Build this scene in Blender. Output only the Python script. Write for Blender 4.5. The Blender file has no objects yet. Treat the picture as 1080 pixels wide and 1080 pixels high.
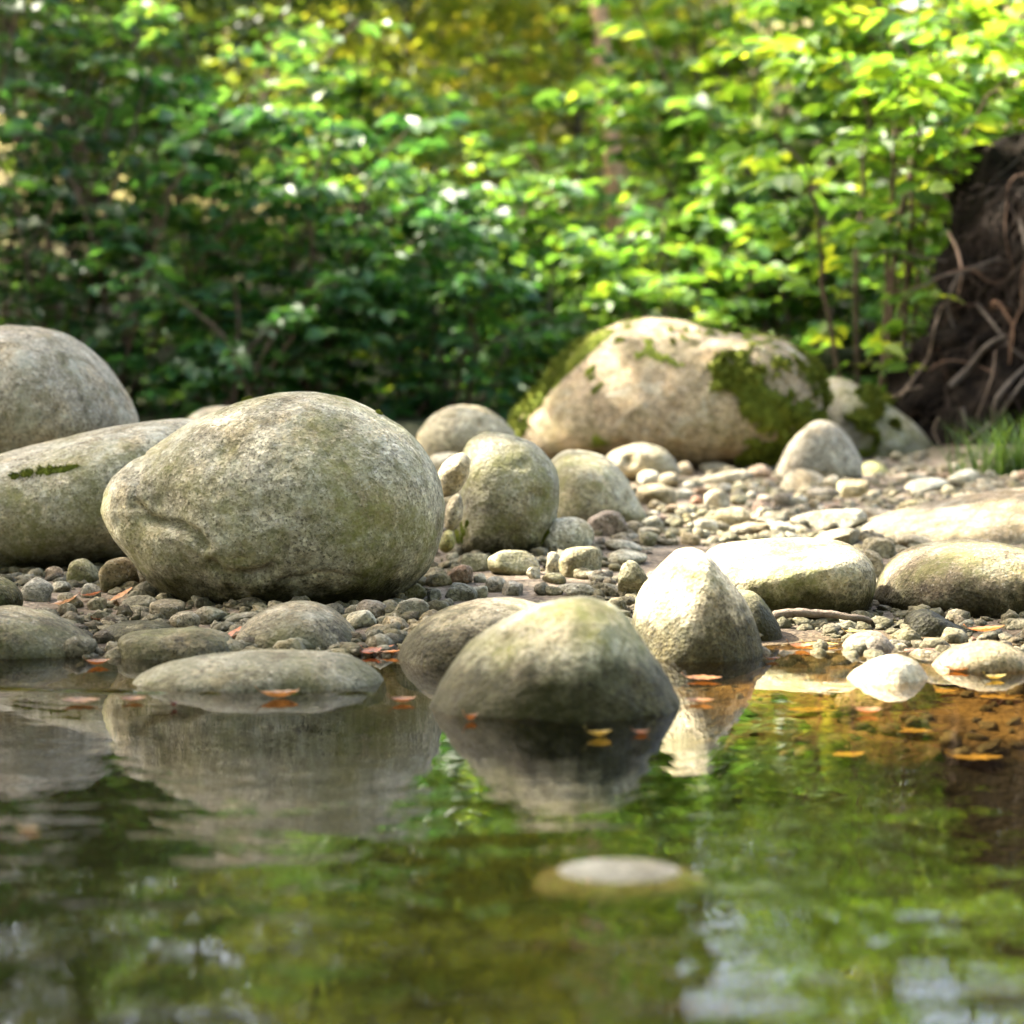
import bpy, math, random
import numpy as np
from mathutils import Vector

C = bpy.context.scene.collection
SC = bpy.context.scene
# ------------------------------------------------------------------ camera, sky, sun, exposure
F = 2540.0                      # focal length in pixels of the 1080 px photograph
H = 0.44                        # camera height over the water
YH = 400.0                      # row of the horizon
PITCH = math.atan((540 - YH) / F)
cam_d = bpy.data.cameras.new('camera'); cam = bpy.data.objects.new('camera', cam_d); C.objects.link(cam)
cam.location = (0, 0, H); cam.rotation_euler = (math.pi / 2 - PITCH, 0, 0)
cam_d.sensor_width = 36; cam_d.lens = 36 * F / 1080
cam_d.clip_start = 0.05; cam_d.clip_end = 600
cam_d.dof.use_dof = True; cam_d.dof.focus_distance = 4.3; cam_d.dof.aperture_fstop = 3.8
SC.camera = cam

SUN_EL = math.radians(45); SUN_BACK = math.radians(23)      # sun from the left, a little behind the scene
S = np.array([-math.cos(SUN_EL) * math.cos(SUN_BACK), math.cos(SUN_EL) * math.sin(SUN_BACK), math.sin(SUN_EL)])
w = bpy.data.worlds.new('World'); SC.world = w; w.use_nodes = True
nt = w.node_tree; nt.nodes.clear()
sky = nt.nodes.new('ShaderNodeTexSky'); sky.sky_type = 'NISHITA'; sky.sun_disc = False
sky.sun_elevation = SUN_EL; sky.sun_rotation = math.atan2(S[0], S[1]); sky.dust_density = 7.0; sky.ozone_density = 0.4
bg = nt.nodes.new('ShaderNodeBackground'); bg.inputs['Strength'].default_value = 0.15
wo = nt.nodes.new('ShaderNodeOutputWorld')
nt.links.new(sky.outputs[0], bg.inputs[0]); nt.links.new(bg.outputs[0], wo.inputs[0])
sd = bpy.data.lights.new('sun', 'SUN'); sd.energy = 4.1; sd.angle = math.radians(0.53); sd.color = (1.0, 0.92, 0.78)
so = bpy.data.objects.new('sun', sd); C.objects.link(so); so.location = tuple(S * 30)
so.rotation_euler = Vector(S).to_track_quat('Z', 'Y').to_euler()
SC.view_settings.view_transform = 'Standard'; SC.view_settings.look = 'None'
SC.view_settings.exposure = 2.98; SC.view_settings.gamma = 1.0
SC.cycles.max_bounces = 8; SC.cycles.transparent_max_bounces = 12
SC.cycles.sample_clamp_indirect = 6.0

# ------------------------------------------------------------------ helpers
def at(px, py, Y):
    """world point at distance Y for a pixel of the photograph"""
    dx, dz = (px - 540) / F, (540 - py) / F
    c, s = math.cos(PITCH), math.sin(PITCH)
    fy, fz = c + dz * s, -s + dz * c
    return np.array([dx * Y / fy, Y, H + fz * Y / fy])

def pix(P):
    P = np.atleast_2d(P)
    c, s = math.cos(PITCH), math.sin(PITCH)
    y = P[:, 1]; z = P[:, 2] - H
    d = y * c - z * s; v = y * s + z * c
    return np.stack([540 + F * P[:, 0] / d, 540 - F * v / d], 1)

def _hash(i, j, k, seed):
    h = (i.astype(np.int64) * 374761393 + j.astype(np.int64) * 668265263 + k.astype(np.int64) * 2147483647 + seed * 1274126177) & 0xffffffff
    h = ((h ^ (h >> 13)) * 1274126177) & 0xffffffff
    h = ((h ^ (h >> 16)) * 2246822519) & 0xffffffff
    return ((h ^ (h >> 15)) & 0xffff) / 32767.5 - 1.0

def noise(P, scale=1.0, seed=0):
    Q = np.asarray(P, float) * scale
    I = np.floor(Q).astype(np.int64); f = Q - I
    u = f * f * f * (f * (f * 6 - 15) + 10)
    r = 0
    for a in (0, 1):
        for b in (0, 1):
            for c in (0, 1):
                wgt = (u[:, 0] if a else 1 - u[:, 0]) * (u[:, 1] if b else 1 - u[:, 1]) * (u[:, 2] if c else 1 - u[:, 2])
                r = r + wgt * _hash(I[:, 0] + a, I[:, 1] + b, I[:, 2] + c, seed)
    return r

def fbm(P, scale=1.0, octv=4, seed=0, gain=0.5):
    r, a = 0, 1.0
    for o in range(octv):
        r = r + a * noise(np.asarray(P) + 17.3 * o, scale * 2 ** o, seed + o); a *= gain
    return r

def sstep(x, a, b):
    t = np.clip((np.asarray(x, float) - a) / (b - a), 0, 1)
    return t * t * (3 - 2 * t)

def norm(v):
    v = np.asarray(v, float)
    return v / (np.linalg.norm(v, axis=-1, keepdims=True) + 1e-12)

def mesh_obj(name, V, faces, mat, parent=None, smooth=True, origin=None):
    """faces: an int array (n,3) or (n,4), or a list of such arrays"""
    V = np.asarray(V, np.float32)
    if not isinstance(faces, list): faces = [faces]
    if origin is None: origin = np.zeros(3)
    me = bpy.data.meshes.new(name)
    V = V - np.asarray(origin, np.float32)
    me.vertices.add(len(V)); me.vertices.foreach_set('co', V.ravel())
    idx = np.concatenate([f.ravel() for f in faces]).astype(np.int32)
    tot = np.concatenate([np.full(len(f), f.shape[1], np.int32) for f in faces])
    st = np.concatenate([[0], np.cumsum(tot)[:-1]]).astype(np.int32)
    me.loops.add(len(idx)); me.loops.foreach_set('vertex_index', idx)
    me.polygons.add(len(tot)); me.polygons.foreach_set('loop_start', st); me.polygons.foreach_set('loop_total', tot)
    me.polygons.foreach_set('use_smooth', np.full(len(tot), smooth))
    me.update(calc_edges=True)
    me.materials.append(mat)
    o = bpy.data.objects.new(name, me); C.objects.link(o)
    if parent: o.parent = parent
    elif origin is not None: o.location = tuple(float(a) for a in origin)
    return o

def tag(o, label, cat, group=None):
    o['label'] = label; o['category'] = cat
    if group: o['group'] = group
    return o

def empty(name, label, cat, group=None):
    o = bpy.data.objects.new(name, None); C.objects.link(o)
    return tag(o, label, cat, group)

def kind(o, k):
    o['kind'] = k; return o

_ico = {}
def ico(n):
    if n not in _ico:
        import bmesh
        bm = bmesh.new(); bmesh.ops.create_icosphere(bm, subdivisions=n, radius=1.0)
        bm.verts.ensure_lookup_table()
        V = np.array([v.co[:] for v in bm.verts]); Fc = np.array([[v.index for v in f.verts] for f in bm.faces]); bm.free()
        _ico[n] = (norm(V), Fc)
    return _ico[n]

def tube(pts, rad, sides=6):
    P = np.asarray(pts, float); n = len(P); R = np.broadcast_to(np.asarray(rad, float), (n,))
    T = norm(np.gradient(P, axis=0))
    up = np.array([0.13, 0.31, 0.94]); A = norm(np.cross(T, up)); B = np.cross(T, A)
    ang = np.arange(sides) * 2 * math.pi / sides
    V = P[:, None] + R[:, None, None] * (np.cos(ang)[None, :, None] * A[:, None] + np.sin(ang)[None, :, None] * B[:, None])
    V = V.reshape(-1, 3); q = []
    i = np.arange(n - 1)[:, None] * sides; j = np.arange(sides)[None]; j2 = (j + 1) % sides
    Q = np.stack([i + j, i + j2, i + sides + j2, i + sides + j], -1).reshape(-1, 4)
    V = np.vstack([V, P[0], P[-1]]); a, b = n * sides, n * sides + 1
    jj = np.arange(sides); k = (jj + 1) % sides
    T1 = np.stack([np.full(sides, a), k, jj], 1); T2 = np.stack([np.full(sides, b), (n - 1) * sides + jj, (n - 1) * sides + k], 1)
    return V, [Q, np.vstack([T1, T2])]

def join(parts):
    Vs, Qs, Ts, o = [], [], [], 0
    for V, fs in parts:
        for f in (fs if isinstance(fs, list) else [fs]):
            (Qs if f.shape[1] == 4 else Ts).append(f + o)
        Vs.append(V); o += len(V)
    out = []
    if Qs: out.append(np.vstack(Qs))
    if Ts: out.append(np.vstack(Ts))
    return np.vstack(Vs), out

def spline(pts, n):
    P = np.asarray(pts, float); t = np.linspace(0, len(P) - 1, n)
    i = np.clip(np.floor(t).astype(int), 0, len(P) - 2); f = (t - i)[:, None]
    p0 = P[np.maximum(i - 1, 0)]; p1 = P[i]; p2 = P[i + 1]; p3 = P[np.minimum(i + 2, len(P) - 1)]
    return 0.5 * (2 * p1 + (p2 - p0) * f + (2 * p0 - 5 * p1 + 4 * p2 - p3) * f ** 2 + (3 * p1 - p0 - 3 * p2 + p3) * f ** 3)

def leaf_mesh(P, ax, nr, L, W, rng, droop=0.15):
    """many leaves: base P, axis ax, normal nr, length L, width W: eight verts, eight triangles each"""
    ax = norm(ax); nr = norm(nr - ax * np.sum(nr * ax, 1, keepdims=True)); sd_ = np.cross(nr, ax)
    L = np.asarray(L)[:, None]; W = np.asarray(W)[:, None]
    f = rng.uniform(0.02, 0.30, (len(P), 1)) * W
    d = droop * L
    b = P; m1 = P + ax * L * .38 - nr * d * .15; m2 = P + ax * L * .7 - nr * d * .5; t = P + ax * L - nr * d * 1.2
    l1 = P + ax * L * .30 + sd_ * W * .48 + nr * f; l2 = P + ax * L * .66 + sd_ * W * .40 + nr * (f - d * .4)
    r1 = P + ax * L * .30 - sd_ * W * .48 + nr * f; r2 = P + ax * L * .66 - sd_ * W * .40 + nr * (f - d * .4)
    V = np.stack([b, m1, m2, t, l1, l2, r1, r2], 1).reshape(-1, 3)
    tri = np.array([[0, 1, 4], [1, 5, 4], [1, 2, 5], [2, 3, 5], [0, 6, 1], [1, 6, 7], [1, 7, 2], [2, 7, 3]])
    Fc = (np.arange(len(P))[:, None, None] * 8 + tri[None]).reshape(-1, 3)
    return V, Fc

# ------------------------------------------------------------------ materials
class NT:
    def __init__(s, name):
        s.m = bpy.data.materials.new(name); s.m.use_nodes = True; s.t = s.m.node_tree; s.t.nodes.clear()
        s.out = s.n('ShaderNodeOutputMaterial')
    def n(s, typ, **kw):
        nd = s.t.nodes.new(typ)
        for k, v in kw.items():
            if k.startswith('i_'): nd.inputs[k[2:].replace('_', ' ')].default_value = v
            else: setattr(nd, k, v)
        return nd
    def l(s, a, b): s.t.links.new(a, b)
    def noise(s, vec, scale, detail=4, rough=0.55, dist=0.0):
        nd = s.n('ShaderNodeTexNoise'); nd.inputs['Scale'].default_value = scale; nd.inputs['Detail'].default_value = detail
        nd.inputs['Roughness'].default_value = rough; nd.inputs['Distortion'].default_value = dist
        s.l(vec, nd.inputs['Vector']); return nd.outputs['Fac']
    def ramp(s, fac, stops):
        nd = s.n('ShaderNodeValToRGB'); e = nd.color_ramp.elements
        while len(e) < len(stops): e.new(0.5)
        for el, (p, c) in zip(e, stops):
            el.position = p; el.color = (c, c, c, 1) if isinstance(c, (int, float)) else (*c, 1)
        s.l(fac, nd.inputs[0]); return nd.outputs[0]
    def mix(s, fac, a, b, mode='MIX'):
        nd = s.n('ShaderNodeMix', data_type='RGBA', blend_type=mode)
        for v, i in ((fac, 0), (a, 6), (b, 7)):
            if hasattr(v, 'is_output') or isinstance(v, bpy.types.NodeSocket): s.l(v, nd.inputs[i])
            elif isinstance(v, (int, float)): nd.inputs[i].default_value = v if i == 0 else (v, v, v, 1)
            else: nd.inputs[i].default_value = (*v, 1)
        return nd.outputs[2]
    def math(s, op, a, b=0.0, clamp=False):
        nd = s.n('ShaderNodeMath', operation=op, use_clamp=clamp)
        for v, i in ((a, 0), (b, 1)):
            if isinstance(v, bpy.types.NodeSocket): s.l(v, nd.inputs[i])
            else: nd.inputs[i].default_value = v
        return nd.outputs[0]
    def bump(s, h, strength, dist, normal=None):
        nd = s.n('ShaderNodeBump'); nd.inputs['Strength'].default_value = strength; nd.inputs['Distance'].default_value = dist
        s.l(h, nd.inputs['Height'])
        if normal: s.l(normal, nd.inputs['Normal'])
        return nd.outputs[0]
    def bsdf(s, col, rough=0.8, nor=None, spec=0.3):
        b = s.n('ShaderNodeBsdfPrincipled')
        for v, k in ((col, 'Base Color'), (rough, 'Roughness'), (spec, 'Specular IOR Level')):
            if isinstance(v, bpy.types.NodeSocket): s.l(v, b.inputs[k])
            elif isinstance(v, (int, float)): b.inputs[k].default_value = v
            else: b.inputs[k].default_value = (*v, 1)
        if nor: s.l(nor, b.inputs['Normal'])
        return b.outputs[0]
    def done(s, sh): s.l(sh, s.out.inputs['Surface']); return s.m

def rock_material(name, per_island=False):
    k = NT(name)
    pos = k.n('ShaderNodeNewGeometry').outputs['Position']
    oi = k.n('ShaderNodeObjectInfo')
    if per_island:
        rnd = k.n('ShaderNodeNewGeometry').outputs['Random Per Island']
        base = k.ramp(rnd, [(0.0, (.13, .10, .08)), (.25, (.25, .21, .16)), (.5, (.33, .29, .23)), (.75, (.21, .19, .16)), (1.0, (.44, .40, .33))])
        alg = 0.25
    else:
        base = oi.outputs['Color']; alg = oi.outputs['Alpha']
    big = k.noise(pos, 4.5, 5, .6, .3)
    base = k.mix(1.0, base, k.ramp(big, [(.3, .62), (.5, 1.0), (.72, 1.3)]), 'MULTIPLY')
    warm = k.noise(pos, 9.0, 4, .6)
    base = k.mix(k.ramp(warm, [(.5, 0.0), (.68, .55)]), base, k.mix(1.0, base, (1.12, .93, .68), 'MULTIPLY'))
    base = k.mix(1.0, base, (.84, .83, .72), 'MULTIPLY')
    # mineral grains
    vo = k.n('ShaderNodeTexVoronoi', feature='F1'); vo.inputs['Scale'].default_value = 150; vo.inputs['Randomness'].default_value = 1
    k.l(pos, vo.inputs['Vector'])
    sep = k.n('ShaderNodeSeparateColor'); k.l(vo.outputs['Color'], sep.inputs[0])
    grain = k.ramp(sep.outputs[0], [(0.0, .45), (.14, .5), (.2, .84), (.6, 1.0), (.8, 1.12), (.9, 1.45), (1.0, 1.5)])
    base = k.mix(.7, base, grain, 'MULTIPLY')
    fine = k.noise(pos, 70, 6, .7)
    base = k.mix(.8, base, k.ramp(fine, [(.34, .5), (.5, 1.0), (.66, 1.32)]), 'MULTIPLY')
    dk = k.noise(pos, 210, 2, .5)
    base = k.mix(k.ramp(dk, [(.57, 0.0), (.65, .8)]), base, k.mix(1.0, base, (.25, .24, .22), 'MULTIPLY'))
    lt = k.noise(pos, 130, 3, .55)
    base = k.mix(k.ramp(lt, [(.58, 0.0), (.70, .6)]), base, (.62, .58, .50))
    lc = k.noise(pos, 11, 8, .75, .3)
    base = k.mix(k.ramp(lc, [(.54, 0.0), (.6, .38)]), base, (.47, .48, .40))
    mo = k.noise(pos, 30, 5, .6, .2)
    base = k.mix(k.ramp(mo, [(.50, 0.0), (.62, .55)]), base, k.mix(1.0, base, (.52, .51, .47), 'MULTIPLY'))
    # weathering stains and thin algae, denser low down where it also paints in shade
    st = k.noise(pos, 13, 7, .65, .6)
    base = k.mix(k.ramp(st, [(.46, 0.0), (.66, .85)]), base, k.mix(1.0, base, (.42, .38, .30), 'MULTIPLY'))
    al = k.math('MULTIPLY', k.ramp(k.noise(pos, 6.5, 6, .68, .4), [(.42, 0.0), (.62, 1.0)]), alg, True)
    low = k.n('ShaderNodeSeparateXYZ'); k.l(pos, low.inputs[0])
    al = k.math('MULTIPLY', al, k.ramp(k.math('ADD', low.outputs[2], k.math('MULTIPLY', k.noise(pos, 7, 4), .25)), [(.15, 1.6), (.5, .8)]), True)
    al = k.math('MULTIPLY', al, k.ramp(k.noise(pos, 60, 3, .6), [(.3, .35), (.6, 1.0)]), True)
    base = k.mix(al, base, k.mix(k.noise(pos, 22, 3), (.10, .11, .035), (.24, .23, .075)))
    # wet band just over the water
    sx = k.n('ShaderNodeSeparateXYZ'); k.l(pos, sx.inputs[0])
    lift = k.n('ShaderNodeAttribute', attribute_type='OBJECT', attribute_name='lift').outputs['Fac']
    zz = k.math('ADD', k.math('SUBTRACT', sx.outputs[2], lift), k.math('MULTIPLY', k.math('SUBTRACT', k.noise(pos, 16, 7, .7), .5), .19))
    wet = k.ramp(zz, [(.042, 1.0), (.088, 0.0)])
    damp_shade = k.ramp(zz, [(.02, 1.0), (.14, 0.0)])
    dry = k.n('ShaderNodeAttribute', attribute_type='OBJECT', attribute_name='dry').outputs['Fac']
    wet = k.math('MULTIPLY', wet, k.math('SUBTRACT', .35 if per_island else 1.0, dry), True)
    damp_shade = k.math('MULTIPLY', damp_shade, k.math('SUBTRACT', 1.0, dry), True)
    base = k.mix(k.math('MULTIPLY', damp_shade, .45), base, k.mix(1.0, base, (.55, .54, .40), 'MULTIPLY'))  # broad low darkening: part damp, part shade put into the colour
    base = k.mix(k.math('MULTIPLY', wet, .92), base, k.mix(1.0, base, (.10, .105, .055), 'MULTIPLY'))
    rough = k.math('SUBTRACT', .88, k.math('MULTIPLY', wet, .33))
    hgt = k.math('ADD', k.math('MULTIPLY', k.noise(pos, 38, 8, .72), 1.0), k.math('MULTIPLY', vo.outputs['Distance'], .35))
    nor = k.bump(hgt, .6, .012)
    return k.done(k.bsdf(base, rough, nor, k.math('SUBTRACT', .3, k.math('MULTIPLY', wet, .2))))

M = {}
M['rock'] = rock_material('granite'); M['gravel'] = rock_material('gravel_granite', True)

def leaf_material(name, stops, trans, tcol, rough=.5, tint=True):
    k = NT(name)
    g = k.n('ShaderNodeNewGeometry')
    col = k.ramp(g.outputs['Random Per Island'], stops)
    if tint:
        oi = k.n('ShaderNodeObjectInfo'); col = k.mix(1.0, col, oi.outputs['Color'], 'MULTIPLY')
    if not tint or name == 'fallen_brown_leaf':
        ps = g.outputs['Position']
        col = k.mix(1.0, col, k.ramp(k.noise(ps, 90, 5, .7), [(.34, .25), (.48, .85), (.7, 1.25)]), 'MULTIPLY')
        col = k.mix(k.ramp(k.noise(ps, 160, 3, .6), [(.6, 0.0), (.66, .8)]), col, (.05, .025, .012))
    p = k.bsdf(col, rough, None, .5)
    t = k.n('ShaderNodeBsdfTranslucent')
    k.l(k.mix(1.0, col, tcol, 'MULTIPLY'), t.inputs[0])
    mx = k.n('ShaderNodeMixShader'); mx.inputs[0].default_value = trans
    k.l(p, mx.inputs[1]); k.l(t.outputs[0], mx.inputs[2])
    return k.done(mx.outputs[0])
M['leaf'] = leaf_material('green_leaf', [(0, (.030, .075, .022)), (.4, (.050, .115, .025)), (.8, (.085, .150, .028)), (1, (.13, .17, .03))], .42, (3.0, 2.5, 1.4))
M['far_leaf'] = leaf_material('woodland_leaf', [(0, (.05, .08, .02)), (.5, (.09, .13, .028)), (1, (.17, .17, .04))], .45, (3.0, 2.4, 1.3), .6)
M['needle'] = leaf_material('spruce_needle', [(0, (.022, .035, .016)), (1, (.05, .06, .025))], .15, (1.5, 1.5, 1), .6)
M['dead_leaf'] = leaf_material('fallen_brown_leaf', [(0, (.9, .9, .9)), (1, (1, 1, 1))], .25, (1.6, 1.2, .8), .45)
M['grass'] = leaf_material('grass_blade', [(0, (.05, .12, .02)), (1, (.12, .2, .03))], .4, (2.4, 2.2, 1.2), .5)

k = NT('bark'); pos = k.n('ShaderNodeNewGeometry').outputs['Position']; oi = k.n('ShaderNodeObjectInfo')
b = k.mix(1.0, oi.outputs['Color'], k.ramp(k.noise(pos, 25, 6, .7), [(.3, .5), (.7, 1.4)]), 'MULTIPLY')
M['bark'] = k.done(k.bsdf(b, .9, k.bump(k.noise(pos, 40, 6, .7), .8, .02), .2))

k = NT('root_soil'); pos = k.n('ShaderNodeNewGeometry').outputs['Position']
b = k.ramp(k.noise(pos, 14, 8, .7), [(.3, (.003, .002, .0015)), (.5, (.008, .006, .004)), (.7, (.028, .02, .013))])
M['soil'] = k.done(k.bsdf(b, .95, k.bump(k.noise(pos, 30, 8, .7), 1.0, .04), .1))

k = NT('moss'); pos = k.n('ShaderNodeNewGeometry').outputs['Position']
b = k.ramp(k.noise(pos, 18, 6, .7), [(.3, (.06, .08, .012)), (.5, (.13, .165, .02)), (.72, (.22, .23, .03))])
M['moss'] = k.done(k.bsdf(b, .95, k.bump(k.noise(pos, 90, 5, .7), 1.0, .02), .1))

k = NT('bank_ground'); pos = k.n('ShaderNodeNewGeometry').outputs['Position']
sx = k.n('ShaderNodeSeparateXYZ'); k.l(pos, sx.inputs[0])
sand = k.ramp(k.noise(pos, 8, 8, .7), [(.3, (.09, .07, .05)), (.5, (.17, .135, .095)), (.7, (.26, .215, .155))])
vo = k.n('ShaderNodeTexVoronoi'); vo.inputs['Scale'].default_value = 90; k.l(pos, vo.inputs['Vector'])
sp = k.n('ShaderNodeSeparateColor'); k.l(vo.outputs['Color'], sp.inputs[0])
sand = k.mix(.8, sand, k.ramp(sp.outputs[0], [(0, .5), (.5, 1.0), (1, 1.4)]), 'MULTIPLY')
litter = k.ramp(k.noise(pos, 6, 8, .75), [(.3, (.014, .013, .007)), (.5, (.03, .033, .012)), (.65, (.05, .065, .018)), (.78, (.10, .08, .04))])
meadow = k.ramp(k.noise(pos, 1.1, 9, .75), [(.35, (.02, .022, .008)), (.5, (.12, .10, .028)), (.62, (.28, .25, .075))])
yy = k.math('ADD', sx.outputs[1], k.math('MULTIPLY', k.math('SUBTRACT', k.noise(pos, 2.0, 4), .5), 1.6))
c1 = k.mix(k.ramp(k.math('MULTIPLY', yy, .1), [(.82, 0.0), (.9, 1.0)]), sand, litter)
c1 = k.mix(k.ramp(k.math('MULTIPLY', yy, .05), [(.8, 0.0), (1.0, 1.0)]), c1, meadow)
bed = k.ramp(k.noise(pos, 10, 7, .7), [(.3, (.06, .04, .018)), (.5, (.19, .13, .05)), (.7, (.38, .28, .13))])
silt_shade = k.ramp(k.noise(pos, 7, 5), [(.3, (.002, .003, .0015)), (.7, (.007, .007, .003))])
bed = k.mix(k.ramp(k.math('ADD', k.math('ADD', sx.outputs[2], .3), k.math('MULTIPLY', k.math('SUBTRACT', k.noise(pos, 5, 4), .5), .06)), [(.235, 1.0), (.268, 0.0)]), bed, silt_shade)
bed = k.mix(k.ramp(k.math('ADD', sx.outputs[0], k.math('MULTIPLY', k.noise(pos, 4, 3), .3)), [(.2, 1.0), (.42, 0.0)]), bed, k.mix(.35, silt_shade, bed))  # left side: shade put into the bed colour
c1 = k.mix(k.ramp(k.math('ADD', sx.outputs[2], .5), [(.503, .85), (.512, 0.0)]), c1, k.mix(1.0, c1, (.30, .26, .2), 'MULTIPLY'))
c1 = k.mix(k.ramp(k.math('ADD', sx.outputs[2], .5), [(.49, 1.0), (.503, 0.0)]), c1, bed)
hg = k.math('ADD', k.noise(pos, 25, 8, .7), k.math('MULTIPLY', vo.outputs['Distance'], .6))
M['ground'] = k.done(k.bsdf(c1, .9, k.bump(hg, .8, .02), .2))

# water: Fresnel mix of mirror and a brown-tinted see-through surface, with slow ripples
k = NT('stream_water'); pos = k.n('ShaderNodeNewGeometry').outputs['Position']
def stretch(sx_, sy_):
    mp = k.n('ShaderNodeMapping'); mp.inputs['Scale'].default_value = (sx_, sy_, 1); k.l(pos, mp.inputs['Vector']); return mp.outputs[0]
h1 = k.noise(stretch(1.7, 3.2), 1.0, 2, .4, .5)
h2 = k.noise(stretch(5.0, 8.0), 1.0, 2, .5, .8)
h3 = k.noise(stretch(60.0, 26.0), 1.0, 1, .5, .3)
hh = k.math('ADD', k.math('MULTIPLY', h1, .0030), k.math('ADD', k.math('MULTIPLY', h2, .0012), k.math('MULTIPLY', h3, .00004)))
h4 = k.noise(stretch(13.0, 9.0), 1.0, 1, .4, 1.2)
hh = k.math('ADD', hh, k.math('MULTIPLY', h4, .0008))
sy = k.n('ShaderNodeSeparateXYZ'); k.l(pos, sy.inputs[0])
far_ = k.n('ShaderNodeMapRange'); k.l(sy.outputs[1], far_.inputs[0])
for i_, v_ in ((1, 1.6), (2, 2.9), (3, 3.2), (4, .3)): far_.inputs[i_].default_value = v_
WN = k.bump(k.math('MULTIPLY', hh, far_.outputs[0]), 1.0, 1.0)
gl = k.n('ShaderNodeBsdfGlossy'); gl.inputs['Roughness'].default_value = 0.0; gl.inputs['Color'].default_value = (1, 1, 1, 1); k.l(WN, gl.inputs['Normal'])
tr = k.n('ShaderNodeBsdfTransparent'); tr.inputs['Color'].default_value = (.80, .68, .45, 1)
fr = k.n('ShaderNodeFresnel'); fr.inputs['IOR'].default_value = 1.40; k.l(WN, fr.inputs['Normal'])
mx = k.n('ShaderNodeMixShader'); k.l(fr.outputs[0], mx.inputs[0]); k.l(tr.outputs[0], mx.inputs[1]); k.l(gl.outputs[0], mx.inputs[2])
M['water'] = k.done(mx.outputs[0])

# ------------------------------------------------------------------ ground and water
def ground_h(x, y):
    x = np.asarray(x, float); y = np.asarray(y, float)
    P = np.stack([x, y, 0 * x], -1).reshape(-1, 3)
    n1 = fbm(P, 1.7, 3, 5).reshape(x.shape); n2 = fbm(P, 6.0, 3, 9).reshape(x.shape); n3 = fbm(P, .12, 3, 21).reshape(x.shape)
    y0 = 3.83 + .24 * sstep(x, .25, .6)
    t = y - y0
    land = .031 * np.minimum(t, 4.8) + .04 * np.clip(y - 8.6, 0, 5) + (.245 - .07 * sstep(x / (np.abs(y) + 1), .0, .14)) * np.clip(y - 13.5, 0, 75)
    land = land + n2 * .008 * sstep(t, .0, .6) + .10 * sstep(x, .9, 2.2) * sstep(t, .5, 2.0) + n3 * .9 * sstep(y, 14, 40)
    dep = -(.03 * sstep(-t, 0, .06) * (1 - sstep(x, .2, .5)) + .12 * np.clip(-t, 0, .7) + .22 * np.clip(-t - .7, 0, 1.6))
    dep = dep * (1 - .62 * sstep(x, .25, .6) * (1 - sstep(-t, .75, 1.2))) + n1 * .02 * sstep(-t, .05, .5)
    return np.where(t > 0, land, np.minimum(dep, -.002))

def on_ground(px, py):
    """where the line of sight through a pixel meets the ground"""
    Y = np.linspace(1.6, 11, 240); P = np.array([at(px, py, y) for y in (1.0,)])[0]
    d = (P - [0, 0, H]); X = d[0] * Y; Z = H + d[2] * Y
    D = Z - ground_h(X, Y); k_ = int(np.argmax(D < 0)); k_ = k_ if k_ else len(Y) - 1
    t = D[k_ - 1] / (D[k_ - 1] - D[k_] + 1e-9); Y = Y[k_ - 1:k_] + np.clip(t, 0, 1) * (Y[k_] - Y[k_ - 1]); X = d[0] * Y; k_ = 0
    return np.array([X[k_], Y[k_], float(ground_h(X[k_:k_ + 1], Y[k_:k_ + 1])[0])])

def warp(a, b, n, c, dense):
    u = np.linspace(-1, 1, n); s = np.sinh(u * dense) / math.sinh(dense)
    return np.where(s < 0, c + s * (c - a), c + s * (b - c))
gx = warp(-300, 300, 300, 0.0, 6.6); gy = warp(-60, 420, 420, 5.0, 6.2)
GX, GY = np.meshgrid(gx, gy); GZ = ground_h(GX, GY)
V = np.stack([GX, GY, GZ], -1).reshape(-1, 3)
i, j = np.meshgrid(np.arange(len(gy) - 1), np.arange(len(gx) - 1), indexing='ij'); a = i * len(gx) + j
Q = np.stack([a, a + 1, a + 1 + len(gx), a + len(gx)], -1).reshape(-1, 4)
kind(mesh_obj('ground', V, Q, M['ground']), 'structure')
wx = np.concatenate([np.linspace(-9, -.95, 20), np.arange(-.9, .9, .009), np.linspace(.95, 9, 20)])
wy = np.concatenate([np.linspace(-7, 2.85, 24), np.arange(2.9, 3.72, .0024), np.linspace(3.74, 4.6, 10)])
WX, WY = np.meshgrid(wx, wy); WZ = 0 * WX
def ridge(pts, hgt, wid):                                       # a fine raised edge where the water film ends
    W_ = np.array([at(p[0], p[1], F * H / (p[1] - YH)) for p in pts])
    xx = WX[0]; yc = np.interp(xx, W_[:, 0], W_[:, 1]) + .006 * noise(np.stack([xx, 0 * xx, 0 * xx], 1), 14, 3)
    on = sstep(xx, W_[0, 0], W_[0, 0] + .03) * (1 - sstep(xx, W_[-1, 0] - .03, W_[-1, 0]))
    on = on * (.6 + .4 * noise(np.stack([xx, 0 * xx, 0 * xx + 5], 1), 40, 8))
    return hgt * on[None] * np.exp(-((WY - yc[None]) / wid) ** 2)
WZ = ridge([(452, 750), (520, 760), (610, 768), (690, 776)], .0050, .016) + ridge([(-40, 727), (100, 730), (250, 734), (400, 733)], .0042, .016) \
    + ridge([(-40, 693), (60, 695), (110, 694)], .0035, .016)
V = np.stack([WX, WY, WZ], -1).reshape(-1, 3); nx_, ny_ = len(wx), len(wy)
i, j = np.meshgrid(np.arange(ny_ - 1), np.arange(nx_ - 1), indexing='ij'); a = i * nx_ + j
Q = np.stack([a, a + 1, a + 1 + nx_, a + nx_], -1).reshape(-1, 4)
kind(mesh_obj('water', V, Q, M['water']), 'structure')

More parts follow.
